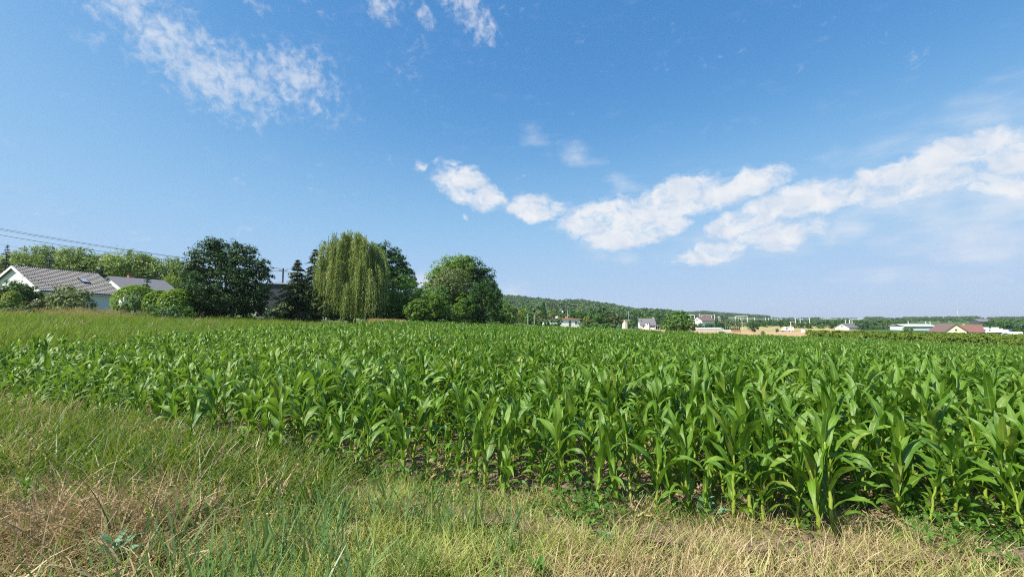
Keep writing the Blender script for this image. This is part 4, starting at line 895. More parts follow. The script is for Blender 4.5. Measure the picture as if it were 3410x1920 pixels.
p = at_ground(2196, 222); b = empty('carport', p, 'low white carport beside the grey-roofed house', 'carport', None, 0)
for dx in (-3, -1, 1, 3): MB().box((dx, 0, .8), (.14, .14, 2.4)).obj('post', M['frame'], b)
MB().box((0, 1.2, 2.0), (6.6, 3.2, .25)).obj('roof', M['whiteroof'], b); MB().box((0, 2.6, .8), (6.4, .15, 2.2)).obj('back_wall', M['darkwall'], b)
p = at_ground(2343, 300); rr = z_at(1055, 300) - p.z
GH('house', 'house with a shallow brown roof and white gable under the railway frames', 'house', p, .35, 11, 8.5, rr - 2.3, rr, 'white', 'brownroof', ov=.9, chimneys=[(1.5, .5, 1.0, rr + 1.2, 'brick')], wins=[(-5.53, 0, rr - 1.9, 1.2, 1.0, 'x')])
p = at_ground(2362, 196); b = empty('greenhouse', p, 'long low pale greenhouse beyond the straw field', 'greenhouse', None, 0)
hh = 1.05; L = wid(92, 196)
for k in range(12): MB().box((-L / 2 + L * (k + .5) / 12, 0, hh / 2), (L / 12 - .1, .08, hh)).obj('panel', M['concrete'], b)
MB().prism([(-L / 2 - .2, hh), (L / 2 + .2, hh), (L / 2 + .2, hh + .08), (-L / 2 - .2, hh + .08)], (1, 0, 0), (0, 0, 1), (0, -.2, 0), (0, 4, .5)).obj('roof', M['whiteroof'], b); MB().box((0, 3.9, hh / 2), (L, .08, hh + .4)).obj('back_wall', M['wgrey'], b)
p = at_ground(2312, 205); b = empty('shed', p, 'small brick shed with a pale post right of the big round tree', 'shed', None, .3)
hh = 2.6; MB().box((0, 1.2, hh / 2 - .2), (2.6, 2.4, hh + .4)).obj('wall', M['concrete'], b); MB().box((0, 1.2, hh + .07), (3.0, 2.9, .14)).obj('roof', M['brownroof'], b); MB().box((1.0, -.03, hh / 2), (.5, .1, hh)).obj('door', M['brick'], b)
for i, (u, w_, m_, lab) in enumerate([(2452, 26, 'terracotta', 'low stack of terracotta blocks by the straw field'), (2420, 24, 'wgrey', 'low pale stack of slabs left of the terracotta blocks')]):
    p = at_ground(u, 190); r = empty('block_stack', p, lab, 'stack'); L = wid(w_, 190)
    for k in range(4): MB().box((-L / 2 + L * (k + .5) / 4, 0, .45), (L / 4 - .06, 1.0, .9 + .15 * (k % 2))).obj('pallet_load', M[m_], r)
p = at_ground(2818, 265); rr = z_at(1077, 265) - p.z
GH('house', 'low house with a grey roof and pale gable in the yellow crop', 'house', p, .5, 11, 7.5, rr - 2.2, rr, 'concrete', 'greyroof', wins=[(-5.53, 0, rr - 1.6, 1.0, .9, 'x')])
p = at_ground(3065, 250); hh = z_at(1083, 250) - p.z
b = empty('hall', p, 'long hall with a white sheet roof left of the cream house', 'hall', None, -.1); L = wid(96, 250)
MB().box((0, 6, hh * .2), (L, 11, hh * 1.2)).obj('wall', M['wgrey'], b)
MB().prism([(-6.2, hh * .8), (0, hh + .5), (6.2, hh * .8), (6.2, hh * .8 + .25), (0, hh + .75), (-6.2, hh * .8 + .25)], (0, 1, 0), (0, 0, 1), (-L / 2 - .3, 6, 0), (L + .6, 0, 0)).obj('roof', M['whiteroof'], b)
# cream house: gable towards the field, brown roof; red-roofed wing behind
p = at_ground(3152, 176); rr = z_at(1079, 172) - p.z; ee = rr - 2.8
ch = GH('house', 'cream gabled house with a big brown roof at the right end of the field', 'house', p, -1.897, 11.0, 6.6, ee, rr, 'cream', 'brownroof', ov=.5, wins=[(5.53, .0, ee + .6, .8, .8, 'x'), (5.53, -.1, ee * .5, .8, 1.0, 'x'), (5.53, 2.2, ee * .5, 1.0, 1.0, 'x'), (5.53, -2.2, ee * .5, .9, 1.0, 'x')])
p = at_ground(3226, 186); rr = z_at(1083, 184) - p.z
GH('house', 'red-brown roofed house right behind the cream house', 'house', p, -.62, 7.0, 7.5, rr - 2.6, rr, 'concrete', 'redroof', ov=.5, chimneys=[(-1.5, 1.0, .7, rr + .5, 'cream')])
p = at_ground(3266, 460); rr = z_at(1062, 460) - p.z
GH('barn', 'dark slate roofed barn on the skyline right of the red roof', 'barn', p, .0, 14, 10, rr - 2.6, rr, 'darkwall', 'greyroof', wins=[(-3, -5.03, rr - 3.6, 1.6, 1.2, 'y'), (2, -5.03, rr - 3.6, 1.6, 1.2, 'y')])
p = at_ground(3350, 400); rr = z_at(1066, 400) - p.z
b = empty('hall', p, 'white roofed hall sloping down to the right on the skyline', 'hall', None, -.1)
MB().box((0, 5, rr * .4), (9, 9, rr * .8)).obj('wall', M['wgrey'], b); MB().prism([(-5, rr), (5, rr - 1.6), (5, rr - 1.3), (-5, rr + .3)], (1, 0, 0), (0, 0, 1), (0, 0, 0), (0, 10, 0)).obj('roof', M['whiteroof'], b)
p = at_ground(3400, 330); rr = z_at(1070, 330) - p.z
b = empty('hall', p, 'grey shed with a pale roof at the right edge of the skyline', 'hall', None, -.05)
MB().box((2, 5, rr * .4), (20, 9, rr * .8)).obj('wall', M['darkwall'], b); MB().box((2, 5, rr * .86), (21, 10, .7)).obj('roof', M['whiteroof'], b)
# ------------------------------------------------------------------ vehicles
def van(label, u, Y, L=5.6, H=2.4, rz=0.0, name='van', nose=True, flip=False):
    p = at_ground(u, Y); r = empty(name, p + Vector((0, 0, .1)), label, 'van', None, rz + (PI if flip else 0)); W_ = 2.0
    prof = [(-L / 2, .45), (-L / 2, .95), (-L / 2 + .15, 1.15), (-L / 2 + .95, 1.35), (-L / 2 + 1.55, H - .15), (-L / 2 + 1.9, H), (L / 2 - .1, H), (L / 2, H - .15), (L / 2, .45)]
    bd = MB().prism(prof, (1, 0, 0), (0, 0, 1), (0, -W_ / 2, 0), (0, W_, 0)).obj('body', M['vanwhite'], r)
    for s in (-1, 1):
        MB().prism([(-L / 2 + 1.15, 1.38), (-L / 2 + 1.62, H - .35), (-L / 2 + 2.25, H - .35), (-L / 2 + 2.25, 1.38)], (1, 0, 0), (0, 0, 1), (0, s * (W_ / 2 + .005) - .01, 0), (0, .02, 0)).obj('side_window', M['glass'], r)
        for x in (-L / 2 + .95, L / 2 - 1.1):
            tx = MB().tube([(x, s * (W_ / 2 - .12) - .11, .34), (x, s * (W_ / 2 - .12) + .11, .34)], .36, 14).obj('wheel', M['rubber'], r); MB().tube([(x, s * (W_ / 2 - .12) - .12, .34), (x, s * (W_ / 2 - .12) + .12, .34)], .2, 10).obj('rim', M['metal'], tx)
        MB().box((-L / 2 - .01, s * .72, .86), (.08, .34, .2)).obj('headlight', M['lamp'], r); MB().box((L / 2 + .01, s * .85, 1.1), (.06, .16, .4)).obj('tail_light', M['red'], r)
        MB().box((-L / 2 + 1.3, s * (W_ / 2 + .16), 1.5), (.12, .22, .32)).obj('wing_mirror', M['rubber'], r)
    MB().poly([(-L / 2 + .98, -.85, 1.40), (-L / 2 + .98, .85, 1.40), (-L / 2 + 1.54, .8, H - .2), (-L / 2 + 1.54, -.8, H - .2)], (0, 1, 2, 3)).obj('windscreen', M['glass'], r)
    MB().box((-L / 2 - .03, 0, .52), (.12, W_ - .1, .22)).obj('bumper', M['rubber'], r); return r
van('white panel van facing left in the straw field', 2621, 222, 5.6, 2.3, .05)
van('white van with its windows low behind the yellow crop at the right', 3357, 128, 5.2, 2.2, -.8)
def truck(label, u, Y, L, vt, bits, rz=0.0):
    p = at_ground(u, Y); H = max(2.0, z_at(vt, Y) - p.z); r = empty('lorry', p, label, 'lorry', None, rz); W_ = 2.4
    MB().box((.9, 0, .9 + (H - .9) / 2), (L - 1.9, W_, H - .9)).obj('box_body', M['vanwhite'], r); MB().prism([(-L / 2, .6), (-L / 2, 1.5), (-L / 2 + .35, 2.4), (-L / 2 + 1.7, 2.5), (-L / 2 + 1.7, .6)], (1, 0, 0), (0, 0, 1), (0, -W_ / 2 + .1, 0), (0, W_ - .2, 0)).obj('cab', M['vanwhite'], r)
    MB().box((.6, 0, .72), (L - 1.2, .9, .25)).obj('chassis', M['rubber'], r)
    for s in (-1, 1):
        for x in (-L / 2 + .9, L / 2 - 1.4, L / 2 - 2.5): MB().tube([(x, s * 1.05 - .14, .48), (x, s * 1.05 + .14, .48)], .48, 14).obj('wheel', M['rubber'], r)
        for x, w_, m_ in bits: MB().box((x, s * (W_ / 2 + .01), 1.7), (w_, .03, .7)).obj('side_panel', M[m_], r)
        MB().box((-L / 2 + 1.0, s * (W_ / 2 - .09), 1.9), (.8, .03, .55)).obj('side_window', M['glass'], r)
    return r
truck('upper white lorry parked beyond the red-roofed house', 3290, 235, 7.5, 1098, [(.5, .7, 'darkwall')], -.8)
truck('lower white lorry with small marks on its side', 3300, 190, 6.5, 1104, [(-.6, .4, 'darkwall'), (.8, .5, 'wgrey')], -.8)
truck('short lorry with a blue rear panel at the right', 3343, 192, 4.6, 1105, [(1.6, 1.2, 'blue_paint')], -.8)
p = at_ground(2672, 205); r = empty('cabinet', p, 'white box-like cabinet with a small dark mark in the straw field', 'cabinet'); MB().box((0, 0, .8), (1.15, 1.0, 1.6)).obj('body', M['vanwhite'], r); MB().box((.1, -.51, .95), (.2, .03, .25)).obj('plate', M['darkwall'], r); MB().box((0, 0, 1.63), (1.25, 1.1, .07)).obj('lid', M['whiteroof'], r)

# ------------------------------------------------------------------ railway frames, masts, poles
def portal(label, u0, u1, vtop, Y, inner=()):
    a = place(u0, Y); b = place(u1, Y); t = z_at(vtop, Y); r = empty('railway_portal', a, label, 'portal', 'white railway portals in the distance'); L = b.x - a.x
    for x in (0, L): MB().box((x, 0, (t - a.z) / 2 - .5), (.65, .5, t - a.z + 1.0)).obj('post', M['mastwhite'], r)
    bm_ = MB(); bm_.box((L / 2, 0, t - a.z - .15), (L + .65, .5, .6))
    bm_.obj('beam', M['mastwhite'], r)
    for f in inner: MB().box((L * f, 0, t - a.z - 2.6), (.38, .3, 2.9)).obj('dropper', M['mastwhite'], r)
portal('white railway portal just right of the big round tree', 2283, 2313, 1048, 420, (.3, .6))
portal('white railway portal above the shallow brown roof', 2336, 2370, 1049, 420, (.5, .7))
portal('white railway portal above the olive hedge', 2449, 2489, 1052, 430, (.25, .45, .65))
portal('wide thin railway portal above the dark trees right of the van', 2737, 2787, 1060, 450, (.3,))
portal('widest railway portal above the pale-gabled low house', 2829, 2885, 1062, 420, (.15, .45, .7))
def mast(label, u, vtop, Y, w_=.45, mat='mastwhite', group='pale railway masts in the distance', arm=True, name='railway_mast', cat='mast'):
    p = place(u, Y); h = z_at(vtop, Y) - p.z; r = empty(name, p, label, cat, group)
    MB().tube([(0, 0, -.5), (0, 0, h)], [w_ / 2, w_ / 2 * .75], 7).obj('post', M[mat], r)
    if arm: MB().tube([(0, 0, h - .8), (-2.2, 0, h - .5)], .09, 5).obj('bracket', M[mat], r)
for (u, v, Y) in ((2331, 1045, 400), (2380, 1046, 410), (2393, 1054, 450), (2398, 1052, 460), (2513, 1056, 440), (2550, 1056, 450), (2560, 1058, 470), (2571, 1057, 450), (2591, 1059, 470), (2602, 1060, 480), (2649, 1058, 400), (2696, 1060, 410),
    (2665, 1061, 520), (2674, 1061, 530), (2816, 1065, 430), (2897, 1065, 430), (2910, 1065, 440), (2933, 1066, 430), (2947, 1066, 440), (3024, 1068, 420), (3083, 1069, 430), (3097, 1069, 440)):
    mast('slender pale railway mast with one bracket among the far trees', u, v, Y, .6)
mast('grey post rising before the dark tree left of the grey-roofed house', 2125, 1053, 230, .4, 'metal', None, False, 'post', 'post')
mast('thin pale post above the tree tops left of the grey-roofed house', 2094, 1036, 260, .35, 'metal', None, False, 'post', 'post')
mast('thin light post on the left below the wooded hill', 1758, 1043, 120, .16, 'concrete', None, False, 'post', 'post')
mast('thin light post left of the pointed conifer', 1779, 1045, 140, .18, 'concrete', None, False, 'post', 'post')
mast('pale post showing over the bungalow trees', 1891, 1033, 240, .3, 'concrete', None, False, 'post', 'post')
mast('slim pale pole in front of the olive hedge', 2471, 1061, 240, .3, 'concrete', None, False, 'post', 'post')
def lamp_post(label, u, vtop, Y):
    p = place(u, Y); h = z_at(vtop, Y) - p.z; r = empty('street_lamp', p, label, 'street lamp'); MB().tube([(0, 0, -.3), (0, 0, h - .3)], [.1, .07], 8).obj('post', M['wood'], r)
    MB().tube([(0, 0, h - .35), (0, 0, h - .1), (0, 0, h + .3), (0, 0, h + .45)], [.12, .38, .34, .05], 10).obj('lantern', M['lamp'], r)
lamp_post('street lamp with a white globe above the bungalow', 1874, 1038, 172)
p = place(2633, 214); h = z_at(1070, 214) - p.z; r = empty('utility_pole', p, 'pale utility pole with a long crossarm beside the white van', 'utility pole')
MB().tube([(0, 0, -.4), (0, 0, h)], [.22, .17], 8).obj('post', M['concrete'], r); MB().box((1.0, 0, h - .1), (3.4, .2, .22)).obj('crossarm', M['concrete'], r)
p = place(2402, 250); h = z_at(1063, 250) - p.z; r = empty('sign_post', p, 'dark post with a small white sign above the pale lawn', 'sign'); MB().tube([(0, 0, -.3), (0, 0, h)], .14, 8).obj('post', M['wood'], r); MB().box((.7, -.1, h * .42), (.95, .06, .6)).obj('sign_board', M['vanwhite'], r)
def lattice(label, u, vtop, Y, w0):
    p = place(u, Y); h = z_at(vtop, Y) - p.z; r = empty('radio_mast', p, label, 'radio mast', 'far radio masts'); f = MB()
    c = [(-w0, -w0), (w0, -w0), (w0, w0), (-w0, w0)]
    for (x, y) in c: f.tube([(x, y, -1), (x * .45, y * .45, h)], [.28, .16], 5)
    for k in range(14):
        t0, t1 = k / 14, (k + 1) / 14; s0, s1 = 1 - .55 * t0, 1 - .55 * t1
        for i in range(4): a, b = c[i], c[(i + 1) % 4]; f.tube([(a[0] * s0, a[1] * s0, h * t0), (b[0] * s1, b[1] * s1, h * t1)], .1, 4)
    f.obj('lattice', M['metal'], r); MB().tube([(0, 0, h - 3), (0, 0, h + 2.5)], .18, 6).obj('antenna', M['metal'], r)
    for k in range(3): a = k * 2.1; MB().box((1.1 * math.cos(a), 1.1 * math.sin(a), h - 1.2), (.5, .3, 2.2), a).obj('panel_antenna', M['wgrey'], r)
lattice('taller lattice radio mast above the cream house', 3190, 1008, 1250, 1.1)
lattice('shorter lattice radio mast near the right edge', 3332, 1036, 1400, 1.2)

# ------------------------------------------------------------------ woods on the hills and far hedgerows: one mass each
WOOD = [proto('wood_shape', RL(5) + [(0, 0, .5, .42, .42, .45)], 420, .16, .3) for _ in range(5)]
WOODM = [tinted(m, 'far') for m in WOOD] + [tinted(WOOD[0], 'green'), tinted(WOOD[1], 'dark'), tinted(WOOD[2], 'bright'), tinted(WOOD[3], 'olive')]
def wood(name, x, y, h, pr=(.16, .16, .16, .16, .15, .09, .05, .04, .03)):
    n = len(x); k = h * RNG.uniform(.7, 1.2, n); w_ = k * RNG.uniform(.8, 1.25, n)
    scatter(name, WOODM, on_ground(x, y, -.3), np.stack([np.zeros(n), np.zeros(n), RNG.random(n) * 6.28], -1), np.stack([w_, w_, k], -1), RNG.choice(len(WOODM), n, p=np.array(pr) / np.sum(pr)))
n = 5600; y = RNG.uniform(560, 1080, n); u = RNG.uniform(1200, 2420, n); x = X_at(u, y)
gap = (np.sin(x * .013 + y * .021) + np.sin(x * .031 - y * .011) > 1.25) & (y < 820)
k = ~gap & ((u < 2250) | (y > 900)); wood('hill_wood', x[k], y[k], 15.0)
n = 1500; y = RNG.uniform(290, 560, n); u = RNG.uniform(1640, 2180, n); x = X_at(u, y); k = np.sin(x * .04) + np.sin(y * .05 + x * .02) > -.5; wood('valley_wood', x[k], y[k], 11.0, [.1, .1, .1, .05, .05, .2, .1, .2, .1])
n = 3200; y = RNG.uniform(1500, 1760, n); u = RNG.uniform(2150, 2560, n); x = X_at(u, y); k = RNG.random(n) < .85; wood('far_ridge_wood', x[k], y[k], 11.0)
xs = []; ys = []
for (u0, u1, Y, dY, m) in ((2560, 2740, 1500, 40, 60), (2700, 2725, 1300, 20, 40), (2740, 2860, 1650, 40, 50), (2880, 2940, 1300, 30, 160), (2935, 3050, 1600, 40, 90), (3010, 3090, 1250, 30, 130), (3100, 3140, 1250, 20, 60), (3150, 3220, 1200, 30, 130), (3215, 3260, 1000, 30, 150), (3330, 3410, 1300, 60, 80), (3290, 3345, 1400, 30, 50), (3360, 3375, 800, 10, 14),
    (2450, 2620, 620, 30, 40), (2600, 2720, 560, 30, 45), (2760, 2850, 520, 25, 40), (2880, 3060, 600, 40, 60), (3050, 3200, 700, 30, 70), (2500, 2640, 420, 20, 60), (2300, 2460, 480, 40, 40), (2690, 2790, 420, 25, 60), (3100, 3410, 620, 60, 60), (2850, 2960, 400, 20, 50), (3300, 3420, 300, 30, 40)):
    u = RNG.uniform(u0, u1, m); y = Y + RNG.normal(0, dY, m); xs.append(X_at(u, y)); ys.append(y)
x = np.concatenate(xs); y = np.concatenate(ys); wood('far_hedgerows', x, y, np.where(y > 900, 7.5, 5.5))
n = 1200; y = RNG.uniform(700, 1500, n); x = RNG.uniform(-1500, -300, n); wood('side_wood', x, y, 12.0)

# ------------------------------------------------------------------ the crop beyond the maize on the right
bush = []
for i in range(4):
    P, N, t = crown_points([(0, 0, .45, .45, .45, .5), (.25, .1, .55, .3, .3, .45)], 260, .25, .6, .5, ); V, Fq = leaf_quads(P, N, .2 * RNG.uniform(.7, 1.3, 260), .7); bush.append(mesh_np('crop_shape', V, Fq, M['crop'], fattr=t))
n = 14000; x = RNG.uniform(40, 240, n); y = RNG.uniform(34, 128, n); u = U0 + F * x / y
k = (y > far_y(x) + .8) & (u > 2705 + 25 * np.sin(y * .2)) & (y < 122) & (u < 3900); x, y = x[k], y[k]; n = len(x); s = RNG.uniform(.8, 1.35, n)
scatter('yellow_crop', bush, on_ground(x, y), zrot(n, .1), np.stack([s * 1.1, s * 1.1, s * 1.5], -1))
# ------------------------------------------------------------------ the maize field
def maize_points():
    """plants in rows parallel to the near edge"""
    ang = math.atan2(-.30, 1.0); cs, sn = math.cos(ang), math.sin(ang); P = []
    rows = np.arange(-12, 150, .46); sp = .165
    for r in rows:
        t = np.arange(-60, 130, sp); t = t + RNG.normal(0, .045, len(t)); off = RNG.normal(0, .05, len(t)) + .12 * np.sin(t * .35 + r)
        x = t * cs - (r + off) * sn; y = t * sn + (r + off) * cs + 4.0; P.append(np.stack([x, y], -1))
    P = np.vstack(P); x, y = P[:, 0], P[:, 1]
    k = in_maize(x, y) & (x < 1.32 * y + 5) & (x > -1.32 * y - 5) & (RNG.random(len(x)) > .06 + .10 * (np.sin(x * 1.1 + 2 * np.sin(y * .6)) > .8))
    return x[k], y[k]
mx, my = maize_points()
hgt = .76 + .16 * sstep(-.5, 5.5, mx) * (1 - sstep(7, 16, my)) - .12 * sstep(-2.5, -9, mx) * (1 - sstep(18, 40, my)) + .09 * np.sin(mx * .7 + my * .4) * np.sin(my * .9 - mx * .3)
hgt = hgt * np.clip(RNG.normal(1, .12, len(mx)), .68, 1.28)
dist_edge = my - edge_y(mx); hgt *= np.where((dist_edge < .5) & (RNG.random(len(mx)) < .35), RNG.uniform(.55, .85, len(mx)), 1.0)
hgt *= 1.0 + .15 * (1 - sstep(8, 30, my)) * 0
d = np.hypot(mx, my); hgt = np.minimum(hgt, 1.0); uu = U0 + F * mx / my
show = (uu > -90) & (uu < 3500); order = np.argsort(np.where(show, d, 1e6)); near = order[:295]; rest = order[295:]
LEAF_MEY = {k: [mesh_np('leaf', v, f, M['corn_young'], True, uv=uv) for (v, f, uv) in LEAVES[k]] for k in LEAVES}
SPECS = [plant_spec() for _ in range(40)]
LBL = 'waist-high green maize plant in the nearest rows of the field'; GRP = 'maize plants in the nearest rows'
for i in near:
    s = float(hgt[i]); r = empty('maize_plant', (mx[i], my[i], tz(mx[i], my[i]) + .03), LBL, 'maize plant', GRP, RNG.random() * 6.28)
    r.scale = (s, s, s); r.rotation_euler = (RNG.normal(0, .08), RNG.normal(0, .08), RNG.random() * 6.28)
    st = random.randrange(4); h = (.62, .70, .78, .86)[st]; link('stalk', STALKS[st], r)
    yg = mx[i] < -2.5 and RNG.random() < .6
    for (kind, vi, hf, a, sc) in random.choice(SPECS):
        o = link('leaf', (LEAF_MEY if yg else LEAF_ME)[kind][vi], r, (0, 0, hf * h), a + random.gauss(0, .15)); o.scale = (sc, sc, sc)
JP = [joined_plant(i) for i in range(24)]
n = len(rest); s = hgt[rest]; thin = RNG.random(n) < np.where(my[rest] > 45, .75, 1.0)
rest = rest[thin]; s = s[thin]; n = len(rest)
JY = [joined_plant(i, 'corn_young') for i in range(8)]
pick = RNG.integers(0, 24, n); yng = RNG.random(n) < .75 * sstep(-1, -7, mx[rest]) * sstep(34, 14, my[rest]) + .16 * sstep(.3, .9, np.sin(mx[rest] * .16 + 1.2) * np.sin(my[rest] * .21)); pick = np.where(yng, 24 + pick % 8, pick)
scatter('maize_field', JP + JY, on_ground(mx[rest], my[rest], .03), zrot(n, .1), np.stack([s * 1.02, s * 1.02, s], -1), pick)

# ------------------------------------------------------------------ grasses of the verge and the strip on the left
T_dry = [tuft_mesh('dry_shape', 34, .26, .09, .0075, M['grass_dry'], .45, 1.1) for _ in range(4)]
T_brn = [tuft_mesh('brown_shape', 22, .46, .12, .015, M['grass_brown'], .7, 1.6, 4) for _ in range(4)]
T_mid = [tuft_mesh('mid_shape', 34, .27, .09, .0075, M['grass_mid'], .4, 1.0) for _ in range(4)]
T_grn = [tuft_mesh('green_shape', 22, .46, .12, .014, M['grass_green'] if i < 5 else M['grass_dry'], .45, 1.2, wind=(.25, .08)) for i in range(6)]
T_sht = [tuft_mesh('short_shape', 30, .2, .09, .008, M['grass_green'], .5, 1.1) for _ in range(3)]
T_blu = [tuft_mesh('blue_shape', 13, .40, .06, .017, M['grass_blue'], .18, .45, 4, (.05, 0)) for _ in range(4)]
T_reed = [tuft_mesh('reed_shape', 16, 1.0, .17, .034, M['reed'], .22, .9, 4, (.2, .05)) for _ in range(4)]
T_seed = [seed_tuft('seed_shape', 14, 1.12, M['reed'], M['seed']) for _ in range(3)]
# ground area of the verge
n = 27500; x = RNG.uniform(-18, 10, n); y = RNG.uniform(1.2, 10.5, n); e = edge_y(x); m = (y < e + .45 * RNG.random(n)) & (x > -1.7 * y - 2.5) & (x < 1.4 * y + 1.2); x, y, e = x[m], y[m], e[m]; n = len(x)
pn = .5 + .25 * np.sin(x * 2.1 + 1.7 * np.sin(y * 1.3)) + .25 * np.sin(y * 2.9 - x * 1.1 + 1)
rnd = RNG.random(n)
left = sstep(-2.6, -4.2, x); brown = sstep(-2.0, -2.8, x) * sstep(4.5, 3.8, y + .12 * (x + 3.5)) * (y < 5.2); right = sstep(-1.6, 1.2, x)
lush = left * (1 - brown) * sstep(3.9, 4.6, y)
cut = e - y
bare = (cut < .2) & (x > -.8) & (pn > .6)
sel_b = (rnd < brown * (.30 + .40 * (pn > .45))) & ~bare
sel_g = ~sel_b & (rnd < lush) & ~bare
restm = ~sel_b & ~sel_g & ~bare
r2 = RNG.random(n); pdry = np.clip(.16 + .50 * right + .45 * (pn - .5) - .25 * sstep(.7, .1, cut) * (x < 1), .05, .93)
sel_d = restm & (r2 < pdry); sel_m = restm & ~sel_d & (r2 < pdry + (1 - pdry) * .72); sel_s = restm & ~sel_d & ~sel_m
def put(name, shapes, msk, smin, smax, wind=True, zs=1.0, j=1.2):
    xx, yy = x[msk], y[msk]; q = len(xx); s = RNG.uniform(smin, smax, q); scatter(name, shapes, on_ground(xx, yy), zrot_wind(q, .12, j) if wind else zrot(q), np.stack([s, s, s * zs], -1))
put('brown_dead_grass', T_brn, sel_b, .7, 1.15); put('tall_green_grass', T_grn, sel_g, .5, 1.25, j=1.0); put('dry_grass', T_dry, sel_d, .6, 1.1); put('yellow_green_grass', T_mid, sel_m, .65, 1.15); put('short_green_grass', T_sht, sel_s, .7, 1.3)
mb_ = (x > -2.6) & (x < .2) & (y < 4.0) & (RNG.random(n) < .20 * sstep(.5, -.6, x) * (.4 + pn)) ; put('broad_blue_green_grass', T_blu, mb_, .7, 1.25, False)
T_clump = [tuft_mesh('clump_shape', 26, .62, .12, .015, M['grass_brown'], .3, 1.7, 5, (.0, .0)) for _ in range(3)]
q = 150; cx = RNG.normal(-3.3, .55, q); cy = RNG.normal(3.55, .40, q); s = RNG.uniform(.6, 1.05, q); scatter('dead_grass_clump', T_clump, on_ground(cx, cy), zrot(q, .18), np.repeat(s[:, None], 3, 1))
q = 520; cx = RNG.uniform(-9.5, -2.2, q); cy = RNG.uniform(2.6, 8.0, q); s = RNG.uniform(.7, 1.2, q); k = cy < edge_y(cx) + .3; scatter('coarse_green_grass', T_grn, on_ground(cx[k], cy[k]), zrot(int(k.sum()), .2), np.repeat(s[k][:, None], 3, 1))
q = 12; cx = RNG.uniform(-7, -.5, q); cy = edge_y(cx) - RNG.uniform(.3, 2.2, q); s = RNG.uniform(.35, .62, q); k = cy > 1.6; scatter('seeding_verge_grass', T_seed, on_ground(cx[k], cy[k]), zrot(int(k.sum()), .15), np.repeat(s[k][:, None], 3, 1))
mg = (cut < .9) & (x < -1.8) & (RNG.random(n) < .5); put('field_edge_grass', T_grn, mg, .8, 1.35, j=1.0)
# weeds on the soil between the stalks
T_wd = []
for i in range(4):
    P = np.stack([RNG.normal(0, .09, 40), RNG.normal(0, .09, 40), RNG.random(40) * .2], -1); N = RNG.normal(0, .45, (40, 3)) + [0, 0, 1]; N /= np.linalg.norm(N, axis=1)[:, None]
    V, Fq = leaf_quads(P, N, RNG.uniform(.03, .085, 40), .42); T_wd.append(mesh_np('weed_shape', V, Fq, M['weed'], fattr=RNG.random(40)))
q = 210; x = RNG.uniform(-6, 9, q); y = edge_y(x) + RNG.normal(.2, .28, q); k = RNG.random(q) < (.15 + .85 * (np.sin(x * 1.9 + 1) * np.sin(x * .7) > .1)); s = RNG.uniform(.6, 1.4, q)[k]; scatter('leafy_ground_weeds', T_wd, on_ground(x[k], y[k], .03), zrot(int(k.sum())), np.repeat(s[:, None], 3, 1))
q = 2600; x = RNG.uniform(-12, 12, q); y = edge_y(x) + RNG.random(q) ** 1.6 * 3.2; k = RNG.random(q) < (.35 + .65 * (np.sin(x * 1.7) * np.sin(y * 2.3) > 0)); x, y = x[k], y[k]; q = len(x)
s = RNG.uniform(.5, 1.2, q); scatter('weeds_between_maize', T_sht, on_ground(x, y, .04), zrot(q), np.stack([s, s, s * .9], -1))
q = 1500; x = RNG.uniform(-10, 12, q); y = edge_y(x) + RNG.random(q) * 3.0; V, Fq = leaf_quads(rand_dirs(14) * [[.12, .12, .008]] + [[0, 0, .015]], np.tile([[0, 0, 1.0]], (14, 1)) + RNG.normal(0, .2, (14, 3)), .09, .22)
scatter('dry_leaf_litter', [mesh_np('litter_shape', V, Fq, M['grass_brown'], fattr=RNG.random(14))], on_ground(x, y, .06), zrot(q, .1), np.full((q, 3), 1.0))
# tall grass left of the maize, up to the gardens
q = 42000; y = RNG.uniform(8.5, 57, q); x = RNG.uniform(-80, -10, q); k = (x < left_x(y) + .5) & (x > -1.36 * y - 6) & (RNG.random(q) < np.clip(7.0 / y + .18, 0, 1)) & (y - .30 * (x + 12.8) > 8.6 - .1 * 0)
k &= ~((x < -55) & (y > 50)); x, y = x[k], y[k]; q = len(x)
uL = U0 + F * x / y; sd_ = (RNG.random(q) < .75 * sstep(30, 42, y) * sstep(560, 330, uL + 40 * np.sin(y)) + .015); s = RNG.uniform(.45, 1.1, q) * (.72 + .12 * sstep(15, 40, y)) * (.8 + .3 * np.sin(x * .35 + np.sin(y * .3)) * np.sin(y * .27))
scatter('tall_grass', T_reed, on_ground(x[~sd_], y[~sd_]), zrot_wind(int((~sd_).sum()), .1, .8), np.repeat(s[~sd_][:, None], 3, 1)); scatter('seeding_grass', T_seed, on_ground(x[sd_], y[sd_]), zrot_wind(int(sd_.sum()), .1, .8), np.repeat(s[sd_][:, None] * 1.05, 3, 1))
q = 1600; yy = RNG.uniform(10, 52, q); xx = RNG.uniform(-70, -12, q); k = (xx < left_x(yy)) & (xx > -1.35 * yy - 4) & (np.sin(xx * .5) * np.sin(yy * .6 + xx * .2) > -.1) & (yy - .30 * (xx + 12.8) > 8.6); s = RNG.uniform(.9, 1.9, q)[k]; scatter('coarse_weeds', T_grn, on_ground(xx[k], yy[k], .1), zrot(int(k.sum()), .15), np.repeat(s[:, None], 3, 1))
q = 1500; y = RNG.uniform(50, 56, q); u = RNG.uniform(1235, 1400, q); x = X_at(u, y); s = RNG.uniform(.5, .8, q) * sstep(1405, 1340, u) + .12; scatter('seeding_grass_strip', T_seed, on_ground(x, y), zrot_wind(q, .1, .8), np.repeat(s[:, None], 3, 1))
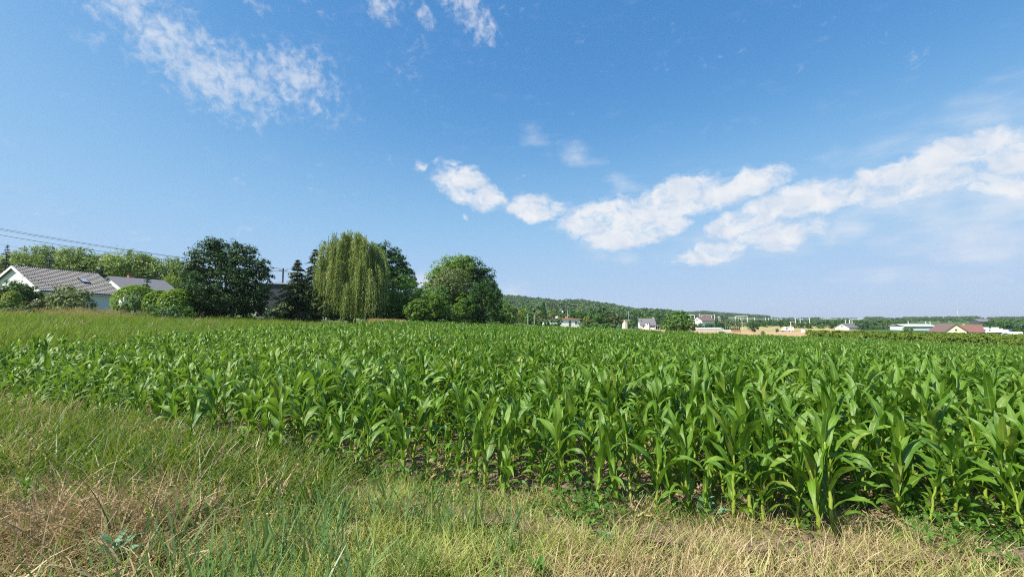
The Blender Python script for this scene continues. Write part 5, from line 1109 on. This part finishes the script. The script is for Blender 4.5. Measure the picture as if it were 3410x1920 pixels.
q = 5000; y = RNG.uniform(68, 100, q); x = RNG.uniform(-18, 34, q); s = RNG.uniform(.35, .75, q); k = (x < .265 * y + 4) & (y > far_y(x) + 1); scatter('rough_grass', T_reed, on_ground(x[k], y[k]), zrot(int(k.sum())), np.repeat(s[k][:, None], 3, 1))

# ------------------------------------------------------------------ single weeds and clods that stand out
def weed_leaf(Ln, Wd):
    v, f, uv = maize_leaf_geo(Ln, Wd, .7, 1.0, .3, .006, 6); return mesh_np('leaf', v, f, None, True, fattr=RNG.random(len(f)))
WL = [weed_leaf(.17, .05), weed_leaf(.13, .045), weed_leaf(.1, .04)]
def weed(label, u, v, h, mat, n=14, sc=1.0, cat='weed'):
    # foot of the plant on the ground along that sight line
    Y = 4.0
    for _ in range(30): x_ = X_at(u, Y); Y = Y + .5 * ((CAM_Z - tz(x_, Y)) / ((v - EYE_V) / F) - Y)
    p = place(u, Y); r = empty('weed_plant', p, label, cat, None, RNG.random() * 6); MB().tube([(0, 0, -.03), (.01, 0, h * .5), (.02, .01, h)], [.008, .006, .003], 6).obj('stem', M['stalk'], r)
    for k in range(n):
        m_ = WL[k % 3].copy(); m_.materials.append(M[mat]); o = link('leaf', m_, r, (0, 0, h * (.1 + .85 * k / n)), k * 2.4 + RNG.normal(0, .2)); o.scale = (sc * (1.25 - .7 * k / n),) * 3
weed('blue-green broad-leaved weed at the foot of the maize', 2330, 1715, .22, 'bluew', 14, 1.2); weed('second broad-leaved weed, left of the blue-green one by the maize foot', 2225, 1705, .16, 'weed', 10, 1.0)
weed('blue-green leafy weed low in the bottom left of the grass', 420, 1880, .26, 'bluew', 14, 1.3); weed('leafy green weed at the bottom edge under the dry grass', 1790, 1905, .16, 'weed', 10, 1.0)
weed('bright green weed in the straw at the bottom right', 3310, 1880, .14, 'weed', 9, .9); weed('pale weed alone in the dry grass in front of the maize', 2010, 1795, .14, 'bluew', 9, .8)
weed('tall fresh weed among the dead brown grass', 130, 1690, .34, 'weed', 12, 1.1)
def clod(label, u, v, s):
    Y = 4.0
    for _ in range(30): x_ = X_at(u, Y); Y = Y + .5 * ((CAM_Z - tz(x_, Y)) / ((v - EYE_V) / F) - Y)
    bm = bmesh.new(); bmesh.ops.create_icosphere(bm, subdivisions=3, radius=s)
    for q_ in bm.verts: c = q_.co; q_.co = c * (1 + .16 * math.sin(c.x * 70) * math.sin(c.y * 80 + 1) + .1 * math.sin(c.z * 110 + c.x * 60)); q_.co.z *= .8
    me = bpy.data.meshes.new('soil_clod'); bm.to_mesh(me); bm.free(); me.materials.append(M['soil']); o = link('soil_clod', me); o.location = place(u, Y) + Vector((0, 0, .05)); tag(o, label, 'clod')
clod('round clod of earth at the maize edge on the right', 2712, 1712, .075); clod('small earth clod in the bare patch under the maize', 2045, 1720, .05)

# ------------------------------------------------------------------ haze: one closed box of thin air round everything on the ground
hz_m = bpy.data.materials.new('thin_air'); hz_m.use_nodes = True; ht = NT(hz_m.node_tree)
pv = ht.add('ShaderNodeVolumePrincipled'); pv.inputs['Color'].default_value = (0.90, 0.95, 1.0, 1); pv.inputs['Density'].default_value = HAZE; pv.inputs['Anisotropy'].default_value = 0.2
ho = ht.add('ShaderNodeOutputMaterial'); ht.link(pv.outputs[0], ho.inputs['Volume'])
hb_ = MB().box((0, 0, 37.5), (8700, 8700, 135)).obj('haze', hz_m); hb_.data.materials[0] = hz_m; tag(hb_, kind='stuff')
